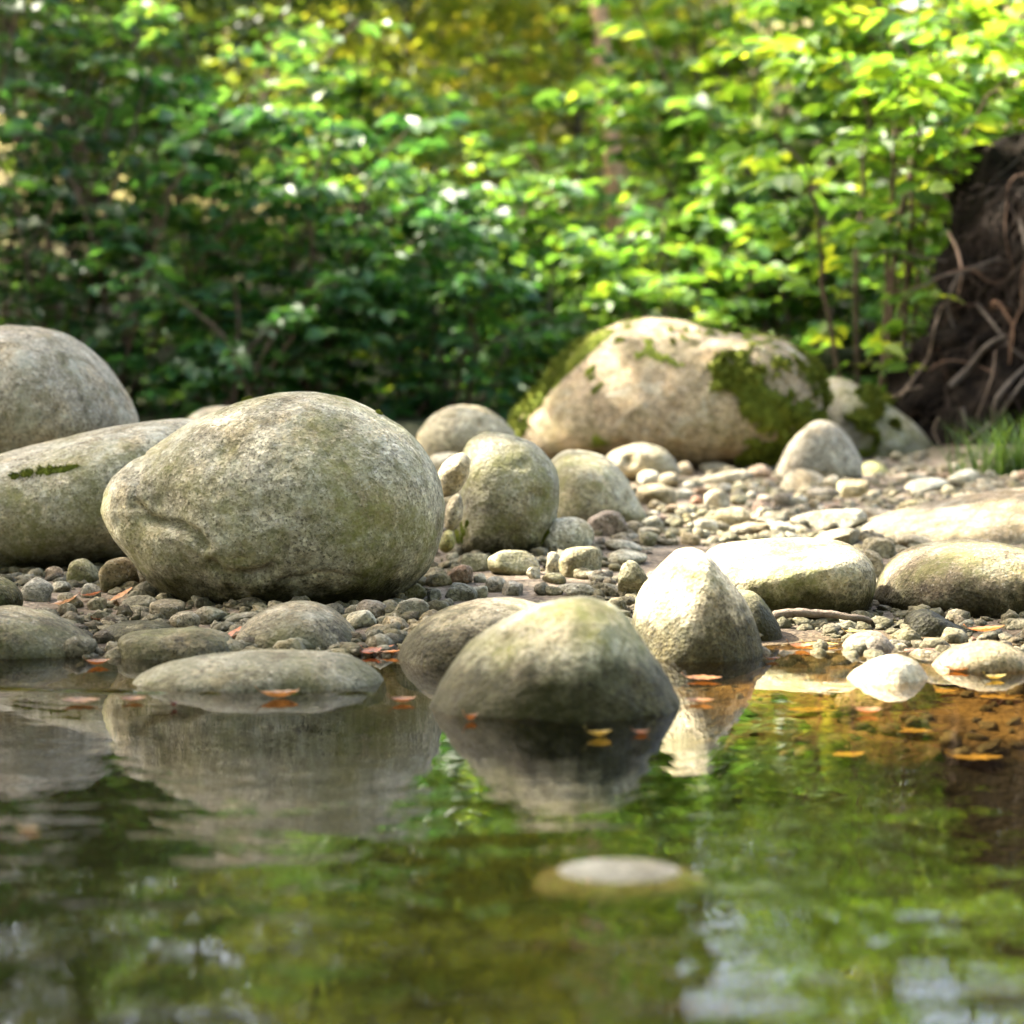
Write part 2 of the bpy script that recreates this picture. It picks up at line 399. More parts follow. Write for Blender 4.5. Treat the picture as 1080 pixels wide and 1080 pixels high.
# ------------------------------------------------------------------ boulders
BOXES = []                                                     # (name for labels, px box) of the landmarks
def poly_radius(poly, th):
    P = np.asarray(poly, float); c = P.mean(0)
    # area centroid
    x, y = P[:, 0], P[:, 1]; x1, y1 = np.roll(x, -1), np.roll(y, -1); cr = x * y1 - x1 * y; A = cr.sum() / 2
    c = np.array([((x + x1) * cr).sum() / (6 * A), ((y + y1) * cr).sum() / (6 * A)])
    P = spline(np.vstack([P, P[:1]]), 160) - c
    ang = np.arctan2(-P[:, 1], P[:, 0]); r = np.hypot(P[:, 0], P[:, 1]); o = np.argsort(ang); ang, r = ang[o], r[o]
    ang = np.concatenate([ang - 2 * math.pi, ang, ang + 2 * math.pi]); r = np.concatenate([r, r, r])
    return c, np.interp(th, ang, r)

def boulder(poly, Y, depth, color, algae, label, short, name='boulder', cat='boulder', dry=0.0, lift=0.0, soft=.16, sub=5, lump=.035, boxy=.86, cuts=(), seed=0, dents=(), grooves=()):
    """a closed stone whose silhouette follows POLY (px of the photo) at distance Y, DEPTH its half thickness"""
    n, Fc = ico(sub)
    th = np.arctan2(n[:, 2], n[:, 0]); s = np.hypot(n[:, 0], n[:, 2])
    c, r = poly_radius(poly, th)
    sc = Y / F
    cen = at(c[0], c[1], Y)
    rr = r * sc * s ** boxy
    dy = np.sign(n[:, 1]) * np.abs(n[:, 1]) ** .92 * depth
    V = np.stack([rr * np.cos(th), dy, rr * np.sin(th)], 1)
    size = (r.mean() * sc)
    nv = norm(V)
    V = V + nv * (size * lump * fbm(V / size + seed * 3.7, 1.6, 5, seed + 3, .5) * (0.4 + 0.6 * np.abs(n[:, 1:2]).ravel()))[:, None]
    V = V - nv * (size * .016 * np.maximum(fbm(V / size + seed, 4.5, 4, seed + 11, .6) - .15, 0))[:, None]
    for d, k_ in cuts:                                          # soft flat faces
        d = norm(np.array(d, float)); q = V @ d; m = q.max() * k_
        kk = soft * q.max(); V = V - d * (kk * np.logaddexp(0, (q - m) / kk) * .86)[:, None]
    for (px, py, rad, dep_) in dents:
        D = at(px, py, Y) - cen; ap = np.hypot((V[:, 0] - D[0]), V[:, 2] - D[2]) / (rad * sc)
        V[:, 1] += (np.exp(-ap ** 2 * 1.5) * dep_) * (n[:, 1] < 0)
    for pts, wid, dep_ in grooves:                             # cracks along a polyline
        q = pix(V + cen); d = np.full(len(V), 1e9)
        for a_, b_ in zip(np.array(pts[:-1], float), np.array(pts[1:], float)):
            t = np.clip(((q - a_) @ (b_ - a_)) / ((b_ - a_) @ (b_ - a_)), 0, 1); d = np.minimum(d, np.hypot(*(q - a_ - t[:, None] * (b_ - a_)).T))
        d = np.maximum(d + 2.2 * noise(V, 60, 4), 0)
        V = V - norm(V) * (dep_ * np.exp(-(d / wid) ** 2) * (n[:, 1] < .1))[:, None]
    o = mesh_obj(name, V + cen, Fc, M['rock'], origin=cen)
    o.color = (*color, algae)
    if dry: o['dry'] = dry
    if lift: o['lift'] = lift
    tag(o, label, cat)
    P = np.asarray(poly); BOXES.append((short, P[:, 0].min(), P[:, 1].min(), P[:, 0].max(), P[:, 1].max()))
    return o

GREY = (.40, .37, .30); TAN = (.50, .44, .35); PALE = (.56, .51, .41); BRN = (.36, .30, .23); DARK = (.22, .20, .17)
B1 = boulder([(108,537),(114,512),(135,490),(165,470),(200,447),(240,428),(280,415),(320,411),(360,417),(400,433),(435,458),(458,490),(469,525),(467,560),(455,595),(430,622),(395,640),(340,652),(280,656),(235,652),(195,638),(162,615),(140,588),(118,562)],
    4.62, .28, (.44, .42, .355), .75, 'largest rounded speckled grey boulder with a dented left shoulder, left of the middle', 'the largest grey boulder', sub=7, lump=.035, seed=1, grooves=(([(140,532),(148,545),(165,552),(190,557),(205,566),(213,575)], 6, .026), ([(222,596),(238,606),(262,609),(285,600)], 5, .016), ([(150,480),(143,500),(140,530)], 4, .006), ([(300,612),(340,604),(380,610)], 3, .006)), dents=((180, 528, 44, .05), (215, 605, 34, .02), (250, 480, 40, .012)))
B2 = boulder([(-110,520),(-60,492),(0,479),(60,463),(110,451),(160,443),(200,442),(222,455),(226,500),(205,560),(150,590),(100,600),(50,610),(0,616),(-60,614),(-110,575)],
    5.3, .34, (.43, .40, .335), .6, 'long low grey boulder with yellowish lichen at the left edge behind the largest boulder', 'the long low boulder', sub=5, lump=.03, seed=2)
B3 = boulder([(-95,440),(-70,385),(-30,355),(0,345),(40,345),(75,355),(105,378),(128,408),(143,440),(138,470),(100,490),(0,510),(-80,500)],
    6.0, .34, (.42, .37, .32), .3, 'brownish grey domed boulder with dark spots at the left edge, above the long low boulder', 'the domed boulder', sub=5, lump=.03, seed=3)
boulder([(190,450),(205,436),(225,429),(250,430),(270,445),(262,470),(200,470)], 7.2, .14, PALE, .1, 'pale stone whose tip just shows above the left shoulder of the largest boulder', 'the pale stone tip', 'stone', 'stone', sub=4, seed=4)
boulder([(436,468),(448,446),(468,431),(490,427),(515,432),(535,447),(545,464),(535,486),(490,494),(445,490)], 7.2, .17, (.50, .45, .35), .3, 'smooth pale yellowish stone behind the upright boulder, close to the bushes', 'the smooth pale stone', sub=4, lump=.03, seed=5)
boulder([(448,490),(455,480),(475,477),(495,482),(505,495),(480,505),(452,502)], 6.6, .1, PALE, .1, 'small pale stone mostly hidden between the largest boulder and the upright boulder', 'the hidden pale stone', 'stone', 'stone', sub=4, seed=55)
UP = boulder([(481,588),(482,540),(485,500),(488,476),(498,462),(515,455),(537,458),(562,466),(581,485),(590,507),(588,540),(580,572),(567,592),(530,602),(495,601)],
    5.5, .17, (.34, .32, .265), .8, 'upright egg-shaped grey boulder with moss at its foot, standing right of the largest boulder', 'the upright boulder', sub=6, lump=.02, boxy=.74, seed=6, dents=((566, 520, 9, .014), (552, 488, 7, .010)))
boulder([(572,520),(577,492),(592,477),(615,475),(640,482),(660,502),(674,530),(682,548),(665,560),(620,566),(580,560)], 6.2, .2, (.42, .39, .30), .75, 'mid grey sloping boulder with greenish lichen behind the right side of the upright boulder', 'the sloping grey boulder', sub=5, lump=.035, seed=7)
boulder([(461,500),(468,488),(485,478),(495,482),(495,500),(484,518),(468,524),(462,515)], 5.2, .05, PALE, .1, 'pale angular stone wedged high in the gap beside the upright boulder', 'the wedged pale stone', 'stone', 'stone', sub=4, lump=.08, boxy=.75, seed=8)
boulder([(469,548),(472,530),(483,520),(488,528),(487,548),(478,560),(470,558)], 5.15, .04, (.45, .40, .32), .2, 'narrow tan stone wedged in the gap under the pale angular stone', 'the narrow tan stone', 'stone', 'stone', sub=4, lump=.06, boxy=.8, seed=9)
boulder([(463,572),(470,560),(479,562),(480,575),(472,583),(464,580)], 5.1, .035, (.30, .29, .12), 1.0, 'small mossy green stone at the bottom of the gap beside the largest boulder', 'the small green stone', 'stone', 'stone', sub=4, seed=10)
MB = boulder([(541,466),(548,436),(575,400),(600,372),(630,350),(665,338),(695,336),(730,342),(770,352),(815,355),(845,370),(863,395),(869,425),(862,458),(840,486),(800,502),(740,503),(690,498),(640,492),(600,487),(555,486)],
    8.5, .48, (.35, .28, .20), .3, 'huge warm tan boulder with a green moss band, at the back of the gravel bar', 'the huge mossy boulder', sub=6, lump=.05, seed=11, cuts=(((-.25, -1, .35), .86),))
RB = boulder([(850,450),(860,415),(880,398),(910,410),(945,433),(970,455),(987,485),(978,510),(930,516),(880,514),(855,495)], 8.9, .35, (.31, .30, .25), .8, 'grey boulder striped with dark moss between the huge tan boulder and the upturned roots', 'the moss-striped boulder', sub=6, lump=.03, seed=12)
boulder([(819,498),(828,475),(845,455),(862,443),(880,447),(895,462),(908,486),(905,506),(870,512),(828,508)], 7.75, .16, (.42, .39, .34), .1, 'triangular pale grey stone leaning in front of the right end of the huge tan boulder', 'the triangular stone', sub=5, lump=.05, boxy=.8, seed=13, cuts=(((.3, -1, .3), .7),))
boulder([(903,508),(908,492),(922,487),(938,498),(942,510),(922,515)], 8.0, .1, (.28, .30, .14), .9, 'small mossy green stone beside the foot of the triangular stone', 'the mossy green stone', 'stone', 'stone', sub=4, seed=14)
boulder([(634,487),(648,475),(672,468),(698,473),(714,488),(716,502),(680,508),(645,506)], 7.6, .12, (.36, .32, .25), .3, 'low tan stone with a slanting dark notch, before the huge tan boulder', 'the notched tan stone', 'stone', 'stone', sub=5, lump=.06, seed=15, dents=((662, 485, 8, .03),))
S1 = boulder([(660,700),(662,668),(672,625),(690,598),(710,580),(727,576),(745,583),(766,606),(787,632),(801,662),(807,692),(800,716),(760,726),(710,726),(675,718)],
    3.85, .14, (.74, .66, .54), .4, 'pointed sunlit wedge boulder, bright on its left face, standing at the water edge', 'the sunlit wedge boulder', soft=.2, lift=.01, sub=6, lump=.04, boxy=.8, seed=16, cuts=(((-.6, -.66, .45), .76), ((.62, -.78, .1), .86)))
boulder([(766,622),(795,624),(812,643),(824,667),(820,686),(798,696),(768,694),(758,655)], 4.1, .09, (.42, .37, .27), .6, 'small speckled stone half hidden behind the right side of the sunlit wedge boulder', 'the half hidden stone', sub=4, seed=17)
S2 = boulder([(740,612),(743,584),(760,572),(800,567),(850,566),(890,570),(913,586),(921,606),(919,632),(905,652),(870,664),(830,672),(790,668),(755,648)],
    4.45, .2, (.52, .46, .36), .7, 'broad flat-topped boulder, sunlit on top, between the wedge boulder and the brown boulder', 'the flat-topped boulder', sub=6, lump=.03, boxy=.75, seed=18, cuts=(((-.2, -.35, 1), .72), ((.25, -1, -.35), .78)))
R1 = boulder([(919,632),(935,599),(960,579),(1000,570),(1040,570),(1075,577),(1110,590),(1135,622),(1115,664),(1060,680),(1010,676),(970,660),(935,648)],
    4.55, .22, (.29, .235, .175), .45, 'smooth brown rounded boulder cut by the right edge, above the wet angular stone', 'the smooth brown boulder', sub=6, lump=.025, boxy=.8, seed=19)
F1 = boulder([(446,790),(452,745),(475,702),(505,671),(540,649),(580,634),(615,629),(645,636),(665,655),(686,686),(706,716),(720,748),(724,785),(690,815),(600,822),(500,815)],
    3.25, .17, (.52, .50, .42), .7, 'large greenish boulder standing in the water, front centre, with a dark wet foot', 'the front boulder', lift=.006, soft=.3, sub=6, lump=.05, seed=20, dents=((520, 690, 30, .012), (690, 705, 24, -.012)))
F2 = boulder([(415,705),(425,676),(445,655),(475,640),(520,631),(560,634),(590,650),(600,690),(580,725),(480,732),(425,728)], 3.82, .16, (.44, .39, .31), .3, 'broad brownish boulder tucked behind the left side of the front boulder', 'the boulder behind the front one', sub=5, lump=.03, seed=21)
boulder([(136,718),(163,703),(200,694),(260,688),(320,687),(370,693),(398,709),(408,726),(395,744),(300,752),(200,750),(150,738)], 3.5, .13, (.36, .35, .30), .4, 'long flat wet grey stone just breaking the water, left of the front boulder', 'the long wet stone', dry=.55, sub=5, lump=.04, seed=22)
boulder([(240,690),(254,662),(280,643),(310,634),(340,638),(366,655),(383,682),(380,708),(330,716),(258,712)], 4.0, .13, (.38, .34, .27), .5, 'round brownish stone behind the long wet stone, below the largest boulder', 'the round brownish stone', dry=.35, sub=5, lump=.035, seed=23)
boulder([(124,694),(130,670),(160,664),(200,662),(235,667),(247,681),(243,702),(185,716),(138,716)], 3.85, .09, (.38, .34, .26), .5, 'blocky flat-topped brown stone behind the left end of the long wet stone', 'the blocky brown stone', dry=.35, sub=5, lump=.07, boxy=.65, seed=24)
boulder([(103,685),(112,662),(140,655),(175,658),(190,672),(180,695),(120,700)], 4.05, .08, (.46, .43, .36), .2, 'pale grey stone half hidden behind the blocky brown stone', 'the half hidden pale grey stone', sub=4, seed=25)
boulder([(-60,655),(-30,642),(0,639),(40,645),(75,660),(102,682),(98,702),(50,712),(-50,712)], 3.9, .13, (.36, .32, .24), .6, 'low mossy brown stone at the left edge, right on the water line', 'the low left-edge stone', dry=.35, sub=5, lump=.05, seed=26)
boulder([(-45,640),(-30,615),(-5,608),(15,618),(23,636),(10,652),(-35,655)], 4.35, .08, (.22, .19, .12), .8, 'dark brown stone peeping in at the left edge under the long low boulder', 'the dark left-edge stone', 'stone', 'stone', sub=4, seed=27)
boulder([(878,744),(890,719),(905,704),(925,693),(950,690),(970,698),(984,714),(994,742),(975,766),(935,772),(890,764)], 3.52, .07, (.54, .49, .41), .1, 'bright white sunlit stone rising from the shallow water on the right', 'the white stone', 'stone', 'stone', dry=1.0, sub=5, lump=.05, boxy=.8, seed=28, cuts=(((-.5,-.7,.5),.72),((.6,-.6,.4),.7)))
boulder([(886,688),(894,674),(910,666),(928,667),(942,683),(938,700),(895,702)], 3.95, .06, (.44, .37, .32), .1, 'small speckled pinkish stone in the shallows just behind the white stone', 'the pinkish stone', 'stone', 'stone', dry=.6, sub=4, seed=29)
boulder([(951,668),(958,648),(975,642),(998,653),(1022,668),(1010,684),(960,684)], 4.15, .06, (.26, .25, .23), .1, 'dark wet angular stone at the foot of the smooth brown boulder', 'the wet angular stone', 'stone', 'stone', sub=4, lump=.08, boxy=.75, seed=30)
boulder([(980,706),(998,688),(1025,678),(1055,677),(1082,690),(1092,708),(1040,722),(985,718)], 3.68, .08, (.46, .37, .27), .2, 'flat tan stone with an orange leaf on it in the right-hand shallows', 'the flat tan stone', 'stone', 'stone', dry=.6, sub=4, seed=31)
boulder([(885,600),(900,560),(945,541),(1000,529),(1050,519),(1110,511),(1190,507),(1260,560),(1220,640),(1080,660),(940,650)], 6.0, .45, (.25, .20, .145), .15, 'wide low brownish slab rising to the right edge behind the smooth brown boulder', 'the sloping slab', 'rock_slab', 'rock slab', sub=6, lump=.05, seed=32)
boulder([(550,930),(590,917),(622,912),(665,911),(700,914),(747,928),(735,952),(660,962),(590,952)], 2.14, .07, (.36, .36, .34), .0, 'flat pale stone barely breaking the water in the foreground, below the front boulder', 'the foreground pale stone', 'stone', 'stone', dry=.8, lump=.012, sub=4, seed=33)

# moss as parts: a bumpy cushion over picked areas of a boulder's skin, with tiny blades
def in_poly(P, poly):
    x, y = P[:, 0], P[:, 1]; r = np.zeros(len(P), bool); q = np.asarray(poly, float)
    for a_, b_ in zip(q, np.roll(q, -1, 0)):
        c_ = (a_[1] > y) != (b_[1] > y)
        r ^= c_ & (x < (b_[0] - a_[0]) * (y - a_[1]) / (b_[1] - a_[1] + 1e-9) + a_[0])
    return r

def moss(o, polys, thick, blades, seed, ragged=.5):
    rng = np.random.default_rng(seed)
    me = o.data; n = len(me.vertices); V = np.empty(n * 3); me.vertices.foreach_get('co', V); V = V.reshape(-1, 3)
    N = np.empty(n * 3); me.vertices.foreach_get('normal', N); N = N.reshape(-1, 3)
    Fi = np.empty(len(me.polygons) * 3, int); me.polygons.foreach_get('vertices', Fi); Fi = Fi.reshape(-1, 3)
    W = V + np.array(o.location)
    fc = W[Fi].mean(1); fn = N[Fi].mean(1)
    pp = pix(fc + fbm(fc, 14, 4, seed)[:, None] * np.array([[.05, 0, .05]]) * ragged * 2)
    facing = np.sum(fn * (np.array([0, 0, H]) - fc), 1) > -.3
    sel = np.zeros(len(Fi), bool)
    for p in polys: sel |= in_poly(pp, p)
    sel &= facing & (fbm(fc, 22, 3, seed + 5) > -.85)
    if sel.sum() < 8: return
    f = Fi[sel]; lab = np.arange(n)                              # keep the largest connected patch
    for _ in range(400):
        m_ = lab[f].min(1); old = lab.copy()
        for c_ in range(3): np.minimum.at(lab, f[:, c_], m_)
        if (old == lab).all(): break
    g_, c_ = np.unique(lab[f[:, 0]], return_counts=True); f = f[lab[f[:, 0]] == g_[c_.argmax()]]
    u, inv = np.unique(f.ravel(), return_inverse=True); f2 = inv.reshape(-1, 3)
    cnt = np.bincount(f2.ravel(), minlength=len(u)); full = np.bincount(Fi.ravel(), minlength=n)[u]
    edge = (cnt < full)
    up = thick * (0.65 + .5 * fbm(W[u], 35, 4, seed + 2)) * np.where(edge, -.15, 1.0)
    Vm = V[u] + N[u] * up[:, None]
    parts = [(Vm, f2)]
    k_ = rng.integers(0, len(f2), blades); q = Vm[f2[k_]]; wgt = rng.dirichlet((1, 1, 1), blades)[:, :, None]
    b0 = (q * wgt).sum(1); nn = norm(N[u][f2[k_, 0]] + rng.normal(0, .6, (blades, 3)))
    sd_ = norm(np.cross(nn, rng.normal(0, 1, (blades, 3)))); ln = rng.uniform(.6, 1.5, (blades, 1)) * thick
    BV = np.stack([b0 - sd_ * ln * .16, b0 + sd_ * ln * .16, b0 + nn * ln], 1).reshape(-1, 3)
    parts.append((BV, np.arange(blades * 3).reshape(-1, 3)))
    V_, F_ = join(parts)
    m = mesh_obj('moss', V_, F_, M['moss'], o); return m
for q_, pl_ in enumerate([[(740,385),(790,368),(820,385),(838,420),(862,440),(862,490),(800,500),(765,500),(790,455),(775,425),(752,410)]]): moss(MB, [pl_], .022, max(60, 5000 // 2), 1 * 10 + q_)
for q_, pl_ in enumerate([[(840,362),(866,390),(872,440),(858,430),(850,395)], [(537,470),(548,430),(580,393),(606,365),(612,372),(585,405),(560,440),(550,476)]]): moss(MB, [pl_], .02, max(60, 2500 // 2), 2 * 10 + q_)
for q_, pl_ in enumerate([[(620,458),(632,452),(640,462),(640,478),(615,478)], [(668,368),(684,358),(700,368),(742,378),(745,386),(700,382)], [(614,392),(630,382),(632,396),(620,402)], [(640,362),(655,358),(655,366),(640,372)],
          [(705,348),(722,352),(716,360)], [(724,362),(736,364),(732,369)], [(622,410),(630,412),(626,440),(620,438)]]): moss(MB, [pl_], .004, max(60, 900 // 2), 3 * 10 + q_, .3)
moss(MB, [[(700,338),(760,347),(815,352),(850,368),(864,394),(846,384),(805,364),(745,356),(700,350)]], .009, 900, 91)
moss(MB, [[(575,402),(600,374),(632,350),(668,340),(668,347),(640,358),(612,382),(590,406)]], .009, 700, 92)
for q_, pl_ in enumerate([[(895,410),(912,410),(925,440),(922,480),(905,490),(905,440)], [(855,440),(885,450),(895,500),(850,500)], [(935,450),(942,448),(940,460)]]): moss(RB, [pl_], .02, max(60, 2500 // 2), 4 * 10 + q_)
for q_, pl_ in enumerate([[(45,395),(55,392),(58,415),(50,412)], [(50,420),(60,425),(54,438)], [(-8,412),(3,416),(0,424)]]): moss(B3, [pl_], .006, max(60, 300 // 2), 5 * 10 + q_, .03)
for q_, pl_ in enumerate([[(10,500),(40,493),(80,490),(78,496),(40,504),(12,506)]]): moss(B2, [pl_], .008, max(60, 700 // 2), 6 * 10 + q_, .03)
for q_, pl_ in enumerate([[(484,550),(492,555),(494,575),(488,590),(482,585)], [(560,560),(572,556),(574,570),(564,572)]]): moss(UP, [pl_], .006, max(60, 700 // 2), 7 * 10 + q_, .5)
for q_, pl_ in enumerate([[(232,428),(255,418),(285,410),(285,414),(255,424),(236,432)], [(400,430),(420,441),(418,446),(398,434)]]): moss(B1, [pl_], .004, max(60, 900 // 2), 8 * 10 + q_, .25)

# ------------------------------------------------------------------ loose stones on the gravel bar
def stone_at(px, py, wpx, hpx, color, algae, label, seed, cat='stone', name='stone', depth_k=.85, sub=4):
    """a loose stone whose outline is centred on a pixel; it sits a fifth of its height in the gravel"""
    g = on_ground(px, py + hpx * .34); Y = g[1] + wpx * .4 * g[1] / F * depth_k
    rng = np.random.default_rng(seed)
    n, Fc = ico(sub)
    sc = Y / F; a_, b_, c_ = wpx * sc / 2, wpx * sc / 2 * depth_k, hpx * sc / 2 * 1.08
    p = rng.uniform(.72, 1.0)
    V = np.sign(n) * np.abs(n) ** p * np.array([a_, b_, c_])
    size = (a_ * b_ * c_) ** (1 / 3)
    V = V * (1 + .16 * fbm(n + seed * 1.7, .9, 2, seed) + .03 * fbm(n + seed, 3.5, 3, seed))[:, None]
    for _ in range(rng.integers(2, 6)):
        d = norm(rng.normal(0, 1, 3)); q = V @ d; V = V - d * (np.maximum(q - q.max() * rng.uniform(.5, .85), 0) * .85)[:, None]
    t = rng.uniform(-.22, .22); ct, s_ = math.cos(t), math.sin(t)
    V = np.stack([V[:, 0] * ct - V[:, 2] * s_, V[:, 1], V[:, 0] * s_ + V[:, 2] * ct], 1)
    cen = at(px, py, Y)
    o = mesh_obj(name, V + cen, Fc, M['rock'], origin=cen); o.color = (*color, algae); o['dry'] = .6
    return tag(o, label, cat)

W_, G_, T_, R_, D_, C_ = (.62, .60, .54), (.42, .40, .35), (.46, .40, .31), (.34, .22, .17), (.24, .21, .18), (.60, .53, .42)
listed = [
 (600,566,54,46,W_,.2,'white-grey rounded stone resting against the right foot of the upright boulder'),
 (640,555,46,31,(.36,.29,.26),.1,'reddish grey stone just right of the white-grey stone by the upright boulder'),
 (612,597,48,37,(.44,.41,.31),.5,'mottled oval stone in front of the white-grey stone, biggest of that cluster'),
 (542,597,52,30,(.46,.43,.32),.4,'elongated pale olive stone lying in front of the upright boulder'),
 (584,596,22,23,W_,.1,'small pale round stone between the olive stone and the mottled oval stone'),
 (564,605,18,17,W_,.1,'tiny whitish stone touching the right end of the elongated olive stone'),
 (541,622,33,19,(.48,.44,.40),.1,'pinkish grey oval stone in front of the elongated olive stone'),
 (522,618,24,18,(.50,.46,.42),.1,'pale stone tucked behind the pinkish grey oval stone'),
 (571,623,21,15,(.48,.44,.38),.1,'small grey bun-shaped stone right of the pinkish grey oval stone'),
 (500,595,36,23,(.28,.27,.21),.4,'dark olive stone leaning on the left foot of the upright boulder'),
 (485,608,31,26,R_,.1,'rusty brown stone right of the foot of the largest boulder'),
 (430,627,44,20,(.36,.32,.22),.5,'olive brown oval stone beside the right foot of the largest boulder'),
 (484,627,38,20,G_,.1,'grey egg-shaped stone below the rusty brown stone'),
 (458,630,18,15,G_,.1,'small grey stone between the olive brown oval and the grey egg-shaped stone'),
 (467,639,24,17,(.40,.36,.32),.1,'small rough pinkish stone below the grey egg-shaped stone'),
 (393,646,36,24,(.40,.34,.30),.1,'pinkish brown stone at the right end of the shade of the largest boulder'),
 (380,655,31,21,W_,.1,'white stone in front of the pinkish brown stone near the round brownish stone'),
 (410,641,21,16,T_,.1,'small tan stone behind the pinkish brown stone'),
 (432,646,38,26,(.50,.48,.44),.1,'pale grey pyramid-like stone behind the left end of the broad brownish boulder'),
 (415,660,34,18,(.44,.38,.30),.1,'flat brown stone right of the round brownish stone'),
 (423,672,16,14,W_,.1,'tiny white stone at the left tip of the broad brownish boulder'),
 (662,589,44,20,W_,.1,'pale flat oval stone behind the point of the sunlit wedge boulder'),
 (657,577,40,14,G_,.1,'long thin grey stone behind the pale flat oval stone'),
 (617,606,28,16,T_,.3,'small tan stone peeping out below the mottled oval stone'),
 (612,624,46,17,W_,.0,'white flat slab lying in front of the mottled oval stone'),
 (668,617,34,44,(.44,.41,.30),.3,'olive stone leaning behind the left flank of the sunlit wedge boulder'),
 (636,607,20,13,(.40,.36,.33),.1,'small purplish stone left of the olive leaning stone'),
 (685,563,24,13,T_,.1,'small tan stone in the open gravel above the wedge boulder'),
 (667,558,22,15,(.38,.33,.27),.1,'small brown stone right of the reddish grey stone'),
 (693,525,42,26,(.38,.32,.24),.2,'brown egg-shaped stone tilted at the right foot of the sloping grey boulder'),
 (684,507,28,18,W_,.1,'whitish stone behind the tilted brown egg-shaped stone'),
 (706,509,22,18,C_,.1,'cream round stone right of the whitish stone below the notched tan stone'),
 (722,497,20,17,(.52,.42,.32),.1,'orange-tan stone at the right end of the notched tan stone'),
 (848,510,46,27,C_,.0,'cream oval stone in front of the triangular stone'),
 (877,511,21,20,C_,.0,'small cream stone right of the cream oval stone'),
 (900,516,31,27,(.46,.38,.24),.4,'yellow-brown stone in front of the mossy green stone'),
 (868,523,38,16,(.48,.43,.37),.0,'flat pinkish stone in front of the cream oval stone'),
 (977,514,52,17,W_,.0,'long white stone at the left edge of the sloping slab'),
 (1022,507,36,21,W_,.0,'white pointed stone near the grass tuft'),
 (967,505,22,11,(.46,.46,.42),.1,'small grey stone behind the long white stone'),
 (758,529,32,20,C_,.1,'pale stone in the middle of the gravel between huge and flat-topped boulders'),
 (736,528,16,13,(.42,.24,.18),.0,'little brick-red stone left of the pale stone in mid gravel'),
 (722,522,24,14,W_,.0,'whitish stone just left of the little brick-red stone'),
 (772,549,46,24,(.36,.32,.24),.3,'angular brown slab propped behind the left end of the flat-topped boulder'),
 (785,560,58,13,(.42,.36,.28),.1,'thin tan slab in front of the angular brown slab'),
 (823,559,37,16,W_,.0,'white stone just behind the flat-topped boulder'),
 (870,551,86,22,(.42,.41,.37),.1,'wide flat grey stone behind the flat-topped boulder'),
 (883,570,62,20,(.46,.41,.33),.1,'long rounded stone resting on the back rim of the flat-topped boulder'),
 (960,538,28,20,(.42,.36,.22),.4,'yellowish brown stone left of the sloping slab'),
 (930,545,52,13,(.38,.33,.27),.1,'low brown stone left of the yellowish brown stone'),
 (948,558,37,23,(.44,.40,.29),.3,'olive grey stone in front of the yellowish brown stone'),
 (967,573,48,15,(.36,.31,.25),.1,'narrow brown stone behind the left top of the smooth brown boulder'),
 (927,580,35,24,(.42,.38,.30),.2,'rounded grey-tan stone between the flat-topped and the smooth brown boulder'),
 (920,600,26,36,(.44,.38,.29),.2,'tall tan stone wedged against the right end of the flat-topped boulder'),
 (1030,561,32,14,(.46,.44,.32),.3,'pale olive stone on the back of the smooth brown boulder'),
 (1073,558,34,20,(.48,.44,.36),.1,'pale stone at the right edge above the smooth brown boulder'),
 (767,507,54,18,(.36,.33,.28),.1,'flat dark grey stone in front of the huge tan boulder'),
 (752,495,30,13,(.40,.37,.31),.2,'thin grey stone at the foot of the huge tan boulder'),
 (800,499,26,14,(.44,.34,.28),.0,'reddish stone between the huge tan boulder and the triangular stone'),
 (800,552,20,12,(.52,.46,.36),.0,'small tan stone left of the white stone behind the flat-topped boulder'),
 (107,591,46,21,(.26,.22,.19),.1,'dark brown slab at the top of the pebble nook by the largest boulder'),
 (90,608,37,31,(.30,.28,.16),.9,'mossy rounded stone in the pebble nook left of the largest boulder'),
 (127,611,42,38,(.34,.29,.22),.3,'brown rounded stone touching the left flank of the largest boulder'),
 (160,622,28,20,(.26,.25,.22),.1,'dark grey stone under the left flank of the largest boulder'),
 (177,643,39,27,(.34,.29,.22),.2,'shiny brown stone under the largest boulder, right of the pebble nook'),
 (147,638,38,21,(.38,.35,.30),.1,'grey flattened stone left of the shiny brown stone'),
 (103,638,23,16,(.44,.40,.32),.1,'small tan stone between the curled leaves of the pebble nook'),
 (37,625,40,27,(.44,.42,.39),.1,'pale speckled grey stone at the left of the pebble nook'),
 (63,620,20,14,W_,.0,'tiny white stone beside the pale speckled grey stone'),
 (58,607,20,16,(.46,.36,.29),.0,'small pinkish tan stone below the long low boulder'),
 (220,651,40,21,(.34,.31,.26),.2,'rough grey stone in the shadow under the largest boulder'),
 (262,655,50,18,(.30,.27,.23),.1,'dark flat stone under the belly of the largest boulder'),
 (345,652,30,16,(.36,.31,.26),.1,'small brown stone behind the round brownish stone'),
]
for q, (px, py, wp, hp, col, al, lab) in enumerate(listed):
    stone_at(px, py, wp, hp, col, al, lab, 100 + q)
    BOXES.append((None, px - wp / 2, py - hp / 2, px + wp / 2, py + hp / 2))

